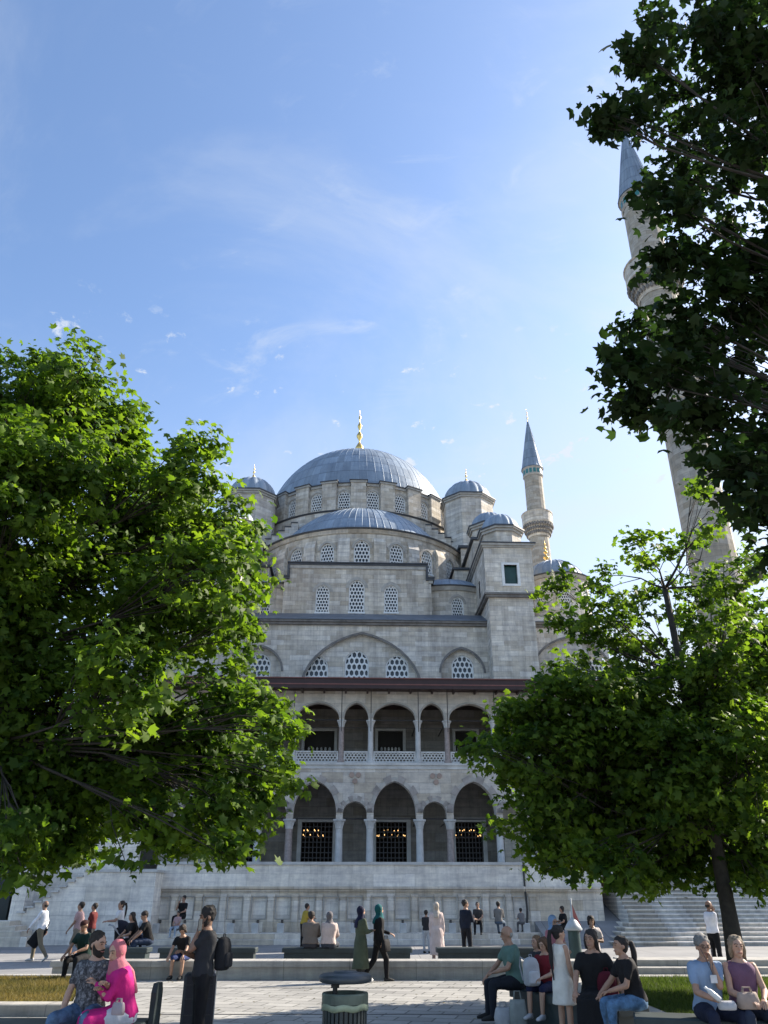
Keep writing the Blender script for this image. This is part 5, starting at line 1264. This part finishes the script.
# centre
person('far person in mustard yellow top beside the fountain wall in the middle',304,911,34,az=60,h=1.62,gz=0,lean=14,arms=('front','front'),top=('short',(.50,.36,.06)),bottom=('trousers',BLK))
sitp('man in taupe shirt seen from behind on the central bench',311,916,24.9,az=4,h=1.80,seat=.5,lean=8,arms=('lap','lap'),top=('long',(.20,.165,.14)),bottom=('trousers',(.05,.05,.06)),hair=('short',HB),build=1.28)
sitp('woman in pale beige jacket and grey scarf seen from behind on the central bench',329,916,24.9,az=12,h=1.78,seat=.5,lean=8,arms=('lap','knee'),top=('long',(.66,.53,.48)),bottom=('trousers',(.05,.06,.08)),hair=('hijab',(.17,.16,.17)),build=1.25)
person('woman in olive green long coat and navy headscarf standing in front of the parapet',361,908,21.0,az=60,h=1.62,arms=('front','front'),top=('coat',(.085,.105,.070),.22),bottom=('trousers',(.05,.05,.05)),hair=('hijab',(.016,.018,.05)),skin=SK3,scarfdrape=.30,shoes=(.5,.5,.5))
person('woman in black with a teal headscarf walking to the right with a black handbag',379,904,21.2,az=75,h=1.69,pose='walk',arms=('down','lap'),top=('long',BLK),bottom=('trousers',BLK),hair=('hijab',(.012,.12,.13)),skin=SK3,turn=-10,scarfdrape=.36,shoes=(.05,.05,.05))
person('woman in long pale pink coat and cream headscarf seen from behind',436,901,26.6,az=5,h=1.68,arms=('down','down'),top=('coat',(.74,.60,.56),.16),bottom=('trousers',(.40,.30,.30)),hair=('hijab',(.58,.50,.42)),scarfdrape=.36,shoes=(.4,.35,.3),build=1.05)
person('small dark figure half hidden behind the woman in the pale pink coat',426,912,31.5,az=20,h=1.40,arms=('down','front'),top=('long',(.03,.03,.035)),bottom=('trousers',(.45,.47,.5)),hair=('short',HB))
person('man in navy shirt and trousers standing with his back turned, facing right',465,898,27.6,az=40,h=1.75,arms=('front','down'),top=('long',(.012,.018,.035)),bottom=('trousers',(.012,.014,.02)),hair=('short',HB),skin=SK1,turn=35)
sitp('far person in dark clothes sitting at the fountain wall right of the navy man',478,912,36.1,az=190,h=1.62,seat=.36,gz=.42,arms=('lap','lap'),top=('short',(.06,.055,.055)),bottom=('trousers',BLK),lean=10)
sitp('far man in grey-beige shirt sitting at the fountain wall, seen from behind',498,911,36.1,az=20,h=1.66,seat=.36,gz=.42,top=('long',(.24,.22,.20)),bottom=('trousers',(.10,.14,.20)),arms=('front','lap'),lean=10)
sitp('small far child in grey crouching at the last tap before the drain pipe',522,920,36.0,az=350,h=1.2,seat=.36,gz=.42,top=('short',(.20,.19,.19)),bottom=('trousers',(.12,.12,.13)),arms=('front','front'),lean=15)
sitp('far person in black sitting low by the slope beside the wide marble stair',563,904,35.0,az=250,h=1.66,gz=.12,seat=.5,lean=8,arms=('front','lap'),top=('short',BLK),bottom=('trousers',BLK),hair=('bob',HB))
person('far figure in dark trousers at the top of the slope under the leaves',590,884,40.6,az=0,h=1.72,gz=1.55,top=('short',(.05,.05,.06)),bottom=('trousers',BLK))
# right foreground
sitp('bald man in mint green polo shirt sitting sideways at the left end of the bench',513,935,14.3,az=262,h=1.74,seat=.47,lean=9,nod=10,arms=('knee','lap'),top=('short',(.13,.23,.20)),bottom=('trousers',(.018,.022,.032)),hair=('bald',GRY),skin=SK1,build=1.12,kneeup=.0)
sitp('child with brown hair in red top sitting behind a white backpack',545,941,13.9,az=225,h=1.42,seat=.47,lean=6,nod=15,arms=('lap','lap'),top=('short',(.22,.02,.03)),bottom=('shorts',(.015,.02,.06)),hair=('long',(.09,.045,.022)),skin=SK3,shoes=(.62,.62,.64),shinf=.03)
sitp('child with light brown hair hidden left of the red topped child',538,943,14.6,az=240,h=1.42,seat=.47,lean=4,arms=('lap','lap'),top=('short',(.05,.05,.06)),bottom=('trousers',BLK),hair=('bob',(.15,.085,.045)),skin=SK3)
person('person with pale blue headscarf and pink top standing behind the ponytail girl',552,915,16.5,az=150,h=1.50,arms=('down','lap'),top=('short',(.50,.20,.24)),bottom=('trousers',(.05,.06,.12)),hair=('hijab',(.30,.46,.72)),skin=SK3,nod=20)
person('girl in white sleeveless dress with very long black ponytail, hands clasped',557,918,12.6,az=65,h=1.44,arms=(((.06,.18,-1),(-.22,.35,-.9)),((.06,.18,-1),(-.22,.35,-.9))),top=('sleeveless',(.88,.84,.76),.46),bottom=('none',BLK),hair=('pony',(.012,.009,.008)),hairtail=.62,skin=SK3,turn=15,shoes=(.4,.35,.3),build=.92)
person('child in white top with dark fringe standing beyond the seated woman in black',590,911,19.0,az=180,h=1.45,arms=(('H',(.03,.12,-.13)),'cross'),top=('short',(.75,.68,.68)),bottom=('trousers',(.10,.10,.12)),hair=('bob',(.015,.01,.01)),skin=SK2)
sitp('heavy woman in black dress with long dark hair sitting on the near bench',591,938,12.3,az=205,h=1.74,seat=.47,lean=4,arms=('knee','out'),top=('dress_short',BLK,.15),bottom=('trousers',BLK),hair=('long',(.014,.01,.009)),skin=SK1,build=1.2,turn=10,sitspread=.08)
sitp('woman in black top and blue jeans with a long dark ponytail, turned left',630,946,11.75,az=262,h=1.66,seat=.47,lean=13,arms=('knee','lap'),top=('short',(.015,.014,.016)),bottom=('trousers',(.10,.20,.34)),bpat='denim',hair=('pony',(.012,.009,.008)),hairtail=.36,skin=SK1,turn=-5)
sitp('elderly man in light blue shirt with glasses resting his hand on his mouth',699,946,11.0,az=172,h=1.76,seat=.45,lean=8,arms=('lap',('H',(-.035,.115,-.14))),top=('short',(.27,.37,.53)),bottom=('trousers',NAVY),hair=('short',(.14,.135,.13)),skin=SK1,glasses=True,build=1.1,turn=8,nod=10,sitspread=.22)
sitp('elderly woman in mauve sleeveless top with short grey-blond hair',733,941,11.0,az=178,h=1.74,seat=.45,lean=6,arms=('lap','lap'),top=('sleeveless',(.17,.09,.15)),bottom=('trousers',(.03,.04,.07)),hair=('bob',(.19,.145,.095)),skin=SK3,build=1.05,turn=5,sitspread=.15)
person('man in white t-shirt and black trousers standing by the trunk, phone to his ear',709,909,24.0,az=70,h=1.74,arms=(('H',(.07,.06,-.12)),'down'),top=('short',(.95,.93,.97)),bottom=('trousers',BLK),hair=('bald',HB),skin=SK2,build=1.08,nod=5)
# ---------- props ----------
def prop(name,label,cat,loc,rz=0,group=None): return empty(name,loc,rz,label,cat,group)
# litter bin
Yb=11.6; x=P(345,1000,Yb).x
e=prop('litter_bin','slatted dark litter bin with a wide round hood, pale bag rim, front centre','litter bin',(x,Yb,0))
m=MB(); m.lathe([(.24,.05),(.25,.06),(.25,.56),(.24,.57)],(0,0,0),28); m.build('inner_drum',M['iron'],e)
for k in range(30):
    a=2*PI*k/30; m=MB(); c,s_=math.cos(a),math.sin(a); t=Vector((-s_,c,0))*.019; o_=Vector((c,s_,0))
    m.loft([[o_*.262-t+Vector((0,0,z)),o_*.262+t+Vector((0,0,z)),o_*.282+t+Vector((0,0,z)),o_*.282-t+Vector((0,0,z))] for z in (.06,.545)]); m.build('slat',plain('bin_slat',(.035,.045,.045),.5,.3,6,.2),e)
m=MB(); m.lathe([(.255,.50),(.30,.49),(.302,.54),(.298,.56)],(0,0,0),32); 
for i,v in enumerate(m.v): m.v[i]=(v[0],v[1],v[2]+.01*math.sin(7*math.atan2(v[1],v[0])))
m.build('bag_rim',plain('pale_green_bag',(.27,.32,.22),.4,.25,8,.4),e,smooth=True)
m=MB(); m.lathe([(.25,.565),(.295,.56),(.298,.66),(.29,.675),(.24,.675),(.24,.57)],(0,0,0),32); m.build('top_ring',plain('bin_green_grey',(.09,.115,.09),.5,.35,5,.2),e,smooth=False)
m=MB(); m.tube([(-.13,0,.55),(-.13,0,.80)],.032,12); m.tube([(-.13,0,.725),(-.13,0,.765)],.055,12); m.build('post',M['iron'],e)
m=MB(); m.lathe([(.02,.785),(.30,.785),(.335,.80),(.345,.83),(.335,.865),(.30,.885),(.16,.895),(.15,.91),(.02,.912)],(0,0,0),36); m.build('hood',plain('bin_hood',(.035,.045,.055),.45,.3,4,.15),e,smooth=True)
# suitcase
Ys=12.1; x=P(199,1000,Ys).x
e=prop('suitcase','large black upright suitcase standing beside the man with the phone','suitcase',(x,Ys,.0),R(12))
m=MB(); m.bbox(-.22,.20,-.15,.15,.05,.86,.035); m.build('shell',plain('suitcase_black',(.010,.010,.016),.55,.3,5,.2),e)
for sx in (-.2,.16):
    for sy in (-.11,.11): m=MB(); m.tube([(sx-.012,sy,.028),(sx+.012,sy,.028)],.028,12); m.build('wheel',M['iron'],e)
m=MB(); m.tube([(.18,-.06,.85),(.18,-.06,.93),(.18,.06,.93),(.18,.06,.85)],.011,8); m.build('handle',plain('handle_metal',(.45,.46,.48),.3,.1,5,0,1),e)
for z in (.2,.38,.56,.72): m=MB(); m.box(-.2,.16,-.156,-.1501,z,z+.012); m.build('ridge',M['iron'],e)
m=MB(); m.box(.2001,.215,-.012,.012,.1,.82); m.build('side_rail',plain('rail_metal',(.35,.36,.38),.35,.1,5,0,1),e)
# backpack on phone man
Yp=11.42; x=P(209,950,Yp).x
def backpack(name,label,loc,rz,c,k=1.0):
    e=prop(name,label,'backpack',loc,rz); m=MB(); m.loft([ring_e(Vector((0,0,z*k)),Vector((1,0,0)),Vector((0,1,0)),rx*k,ry*k,16,.7) for z,rx,ry in ((0,.12,.07),(.03,.15,.095),(.18,.155,.11),(.34,.145,.10),(.42,.11,.075),(.45,.05,.04))]); o=mobj('bag_body',remesh(m,.014,2),cloth(c),e)
    m=MB(); m.loft([ring_e(Vector((0,-.10*k,z*k)),Vector((1,0,0)),Vector((0,1,0)),rx*k,.04*k,14,.7) for z,rx in ((.04,.09),(.06,.115),(.2,.115),(.24,.09))]); mobj('front_pocket',remesh(m,.014,2),cloth(sc(c,1.25)),e)
    for sx in (-1,1): m=MB(); m.tube([(.08*sx*k,.08*k,.40*k),(.10*sx*k,.19*k,.44*k),(.11*sx*k,.22*k,.30*k),(.11*sx*k,.12*k,.08*k)],.014*k,7); m.build('strap',cloth(sc(c,.8)),e)
    m=MB(); m.tube([(-.03*k,.0,.44*k),(-.025*k,.0,.49*k),(.025*k,.0,.49*k),(.03*k,.0,.44*k)],.008*k,6); m.build('handle',cloth(sc(c,.8)),e)
    return e
backpack('backpack','black backpack on the back of the man with the phone',(x+.175,Yp+.05,.93),R(75),(.02,.021,.025),.84)
backpack('backpack','dark red backpack on the bench between the woman in black and the jeans woman',(P(611,1000,12).x,12.1,.47),R(-20),(.10,.008,.02),.9)
backpack('backpack','white and grey backpack on the lap of the child in the red top',(P(532,985,13.75).x,13.72,.56),R(20),(.50,.51,.54),.85)
# bags
def soft_bag(name,label,cat,loc,w,d,h,c,rz=0,handles=True,pl=False):
    e=prop(name,label,cat,loc,rz); m=MB(); rs=[]
    for z,f,g in ((0,.85,.8),(.06,1,1),(.5,1.02,.95),(.85,.92,.7),(1,.86,.35)):
        rr=[]
        for k in range(20):
            a=2*PI*k/20; cx,sy=math.cos(a),math.sin(a); ww=1+(.06*math.sin(4*a+z*5) if pl else .015*math.sin(3*a)); rr.append(Vector((math.copysign(abs(cx)**.55,cx)*w/2*f*ww,math.copysign(abs(sy)**.6,sy)*d/2*g*ww,h*z)))
        rs.append(rr)
    m.loft(rs); m.build('bag_body',cloth(c),e,smooth=True)
    if handles:
        for sy in (-.25,.25): m=MB(); m.tube([(-w*.22,sy*d*.5,h*.97),(-w*.16,sy*d*.4,h*1.28),(w*.16,sy*d*.4,h*1.28),(w*.22,sy*d*.5,h*.97)],.008,6); m.build('handle',cloth(sc(c,.8)),e)
    return e
soft_bag('carrier_bag','white plastic carrier bag on the paving between the legs of the mint polo man','bag',(P(503,1010,13.9).x,13.9,.004),.26,.16,.26,(.55,.56,.58),R(10),True,True)
soft_bag('tote_bag','tall pale grey paper bag leaning on the bench end by the mint polo man','bag',(P(518,1010,13.75).x,13.75,.004),.26,.14,.38,(.33,.36,.34),R(5))
soft_bag('handbag','black handbag hanging beside the woman in the teal headscarf','handbag',(P(386,948,21.0).x,20.95,.62),.30,.13,.26,(.012,.012,.014),R(60))
soft_bag('garment_bag','black bag swinging low in the hand of the man in the white shirt','bag',(P(31,945,27.6).x,27.6,.42),.34,.14,.62,(.012,.012,.014),R(0),True,True).rotation_euler=(0,R(32),0)
soft_bag('plastic_bag','crumpled white plastic bag lying on the paving by the woman in the olive coat','bag',(P(363,981,20.9).x,20.9,.006),.46,.3,.11,(.62,.62,.62),R(5),False,True)
soft_bag('handbag','beige handbag on the lap of the elderly woman in mauve','handbag',(P(741,985,10.75).x,10.62,.60),.26,.12,.17,(.42,.33,.28),R(8))
soft_bag('handbag','small white handbag in the lap of the woman in pink','handbag',(P(123,988,10.2).x,10.12,.60),.15,.08,.12,(.45,.38,.40),R(-20))
soft_bag('cloth_bundle','white bundle held by the elderly couple','bundle',(P(722,985,10.6).x,10.55,.60),.20,.12,.09,(.50,.50,.52),R(0),False,True)
# phones
for (px,py,Y,dx,l) in ((200,925,11.22,0,'black phone held at the face of the man with the backpack'),(718,916,23.9,0,'black phone at the ear of the man in the white t-shirt')):
    p=P(px,py,Y); e=prop('phone',l,'phone',p,R(60)); m=MB(); m.bbox(-.035,.035,-.005,.005,-.07,.07,.004); m.build('case',M['iron'],e); m=MB(); m.box(-.031,.031,-.0065,-.0051,-.064,.064); m.build('screen',M['glass_dark'],e)
# stroller
p=P(124,958,27.2); e=prop('stroller','dark baby stroller with grey frame in front of the seated family','stroller',(p.x+.05,27.0,0),R(15))
fr=plain('stroller_frame',(.40,.41,.43),.35,.1,5,0,1)
for sy in (-.24,.24):
    m=MB(); m.tube([(-.55,sy,1.02),(-.45,sy,1.0),(.42,sy,.12)],.014,8); m.tube([(-.40,sy,.12),(.16,sy,.55)],.014,8); m.tube([(.28,sy,.30),(.3,sy,.62)],.012,8); m.build('side_frame',fr,e)
    for wx,wr in ((-.42,.12),(.44,.09)):
        m=MB(); m.lathe([(wr-.03,-.02),(wr,-.016),(wr,.016),(wr-.03,.02),(wr-.03,-.02)],(0,0,0),18)
        m.v=[(wx+v[0],sy+v[2],wr+v[1]) for v in m.v]; w_=m.build('wheel',M['iron'],e,smooth=True)
        m=MB(); m.lathe([(.01,-.012),(wr-.03,-.012),(wr-.03,.012),(.01,.012)],(0,0,0),12); m.v=[(wx+v[0],sy+v[2],wr+v[1]) for v in m.v]; m.build('hub',fr,w_)
m=MB(); m.tube([(-.55,-.24,1.02),(-.55,.24,1.02)],.02,8); m.build('handle',M['iron'],e)
m=MB(); m.loft([[(-.22,y,.82),(.0,y,.42),(.36,y,.40),(.38,y,.33),(-.04,y,.34),(-.28,y,.80)] for y in (-.2,.2)]); m.build('seat',cloth((.015,.017,.03)),e)
m=MB()
rs=[]
for k in range(7):
    a=R(-10+k*18); rs.append([(-.26+.42*math.cos(a)*math.sin(PI*j/8)**.3*(1 if j not in(0,8) else .2)*1.0*math.cos(0),-.22+.44*j/8,.80+.36*math.sin(a)*(math.sin(PI*j/8)**.35 if 0<j<8 else .25)) for j in range(9)])
m.loft(rs,cap=False,close=False); m.build('canopy',cloth((.014,.016,.028)),e,smooth=True)
m=MB(); m.loft([[(-.3,y,.22),(.25,y,.22),(.3,y,.34),(-.34,y,.34)] for y in (-.18,.18)]); m.build('basket',cloth((.02,.02,.025)),e)
sitp('baby in pale pink sitting in the stroller',130,931,26.75,az=200,h=.86,seat=.48,arms=('lap','lap'),top=('long',(.62,.42,.42)),bottom=('trousers',(.45,.30,.32)),hair=('bald',(.07,.04,.03)),skin=SK3,kneeup=.1,shinf=.1)
# dark green post with pale hood
x=P(574,935,23.0).x
e=prop('green_post','dark green round post with a pale grey conical cap beside the ponytail girl','post',(x,23.0,0),0)
m=MB(); m.lathe([(.20,0),(.20,.05),(.17,.07),(.16,.16),(.155,.98),(.17,.99),(.17,1.0)],(0,0,0),24,cap=True); m.build('shaft',plain('green_post_paint',(.015,.045,.045),.4,.25,4,.1),e)
m=MB(); m.lathe([(.22,1.001),(.235,1.03),(.18,1.12),(.11,1.22),(.05,1.27),(.025,1.31),(.02,1.74),(.001,1.76)],(0,0,0),24); m.build('cap',plain('pale_grey_cap',(.40,.43,.45),.4,.2,4,.1),e,smooth=True)
m=MB(); m.loft([[(.02,-.01,1.3),(.02,-.01,1.62),(.20,-.02,1.12),(.17,-.02,.95)],[(.02,.01,1.3),(.02,.01,1.62),(.20,.01,1.12),(.17,.01,.95)]]); m.build('red_white_pennant',cloth((.55,.20,.20)),e)

# small things the near people wear or carry
p=P(716,978,10.72); e=prop('name_badge','small white name badge hanging on the light blue shirt of the elderly man','badge',(p.x-.02,10.74,p.z),0); m=MB(); m.bbox(-.04,.04,-.003,.003,-.055,.03,.003); m.build('card',cloth((.7,.7,.72)),e); m=MB(); m.tube([(0,.0,.03),(.03,.04,.16),(.07,.10,.30)],.004,5); m.tube([(0,.0,.03),(-.03,.04,.16),(-.07,.10,.30)],.004,5); m.build('cord',cloth((.1,.1,.12)),e)
p=P(712,970,10.6); e=prop('water_bottle','white capped bottle held between the elderly man and woman','bottle',(P(722,985,10.5).x-.05,10.5,.70),0); e.rotation_euler=(0,R(-50),0); m=MB(); m.lathe([(.001,0),(.03,.004),(.032,.03),(.030,.14),(.014,.17),(.013,.185)],(0,0,0),14); m.build('body',plain('pale_plastic',(.5,.52,.53),.25,.1,5,0),e,smooth=True); m=MB(); m.lathe([(.016,.186),(.016,.205),(.001,.207)],(0,0,0),12); m.build('cap',plain('white_cap',(.7,.7,.7),.4,.1,5,0),e)
# scattered litter and leaves on the paving
rl=random.Random(5); m=MB(); 
V=[];F=[];lv=[]
for i in range(420):
    x,y=rl.uniform(-9,9),rl.uniform(8,21); a=rl.uniform(0,6.28); q=rl.uniform(.015,.04); k=len(V)
    for t in range(5): V.append((x+q*math.cos(a+t*1.256)*(1 if t%2 else .6),y+q*math.sin(a+t*1.256),.006+rl.uniform(0,.008)))
    F.append(tuple(range(k,k+5))); lv+=[rl.random()]*5
me=bpy.data.meshes.new('fallen_leaves'); me.from_pydata(V,[],F); at=me.attributes.new('leafv','FLOAT','POINT'); at.data.foreach_set('value',lv); me.materials.append(M['grass_dry'])
o=bpy.data.objects.new('fallen_leaves',me); COL.objects.link(o); tag(o,'small dry fallen leaves scattered over the paving','leaves',kind='stuff')
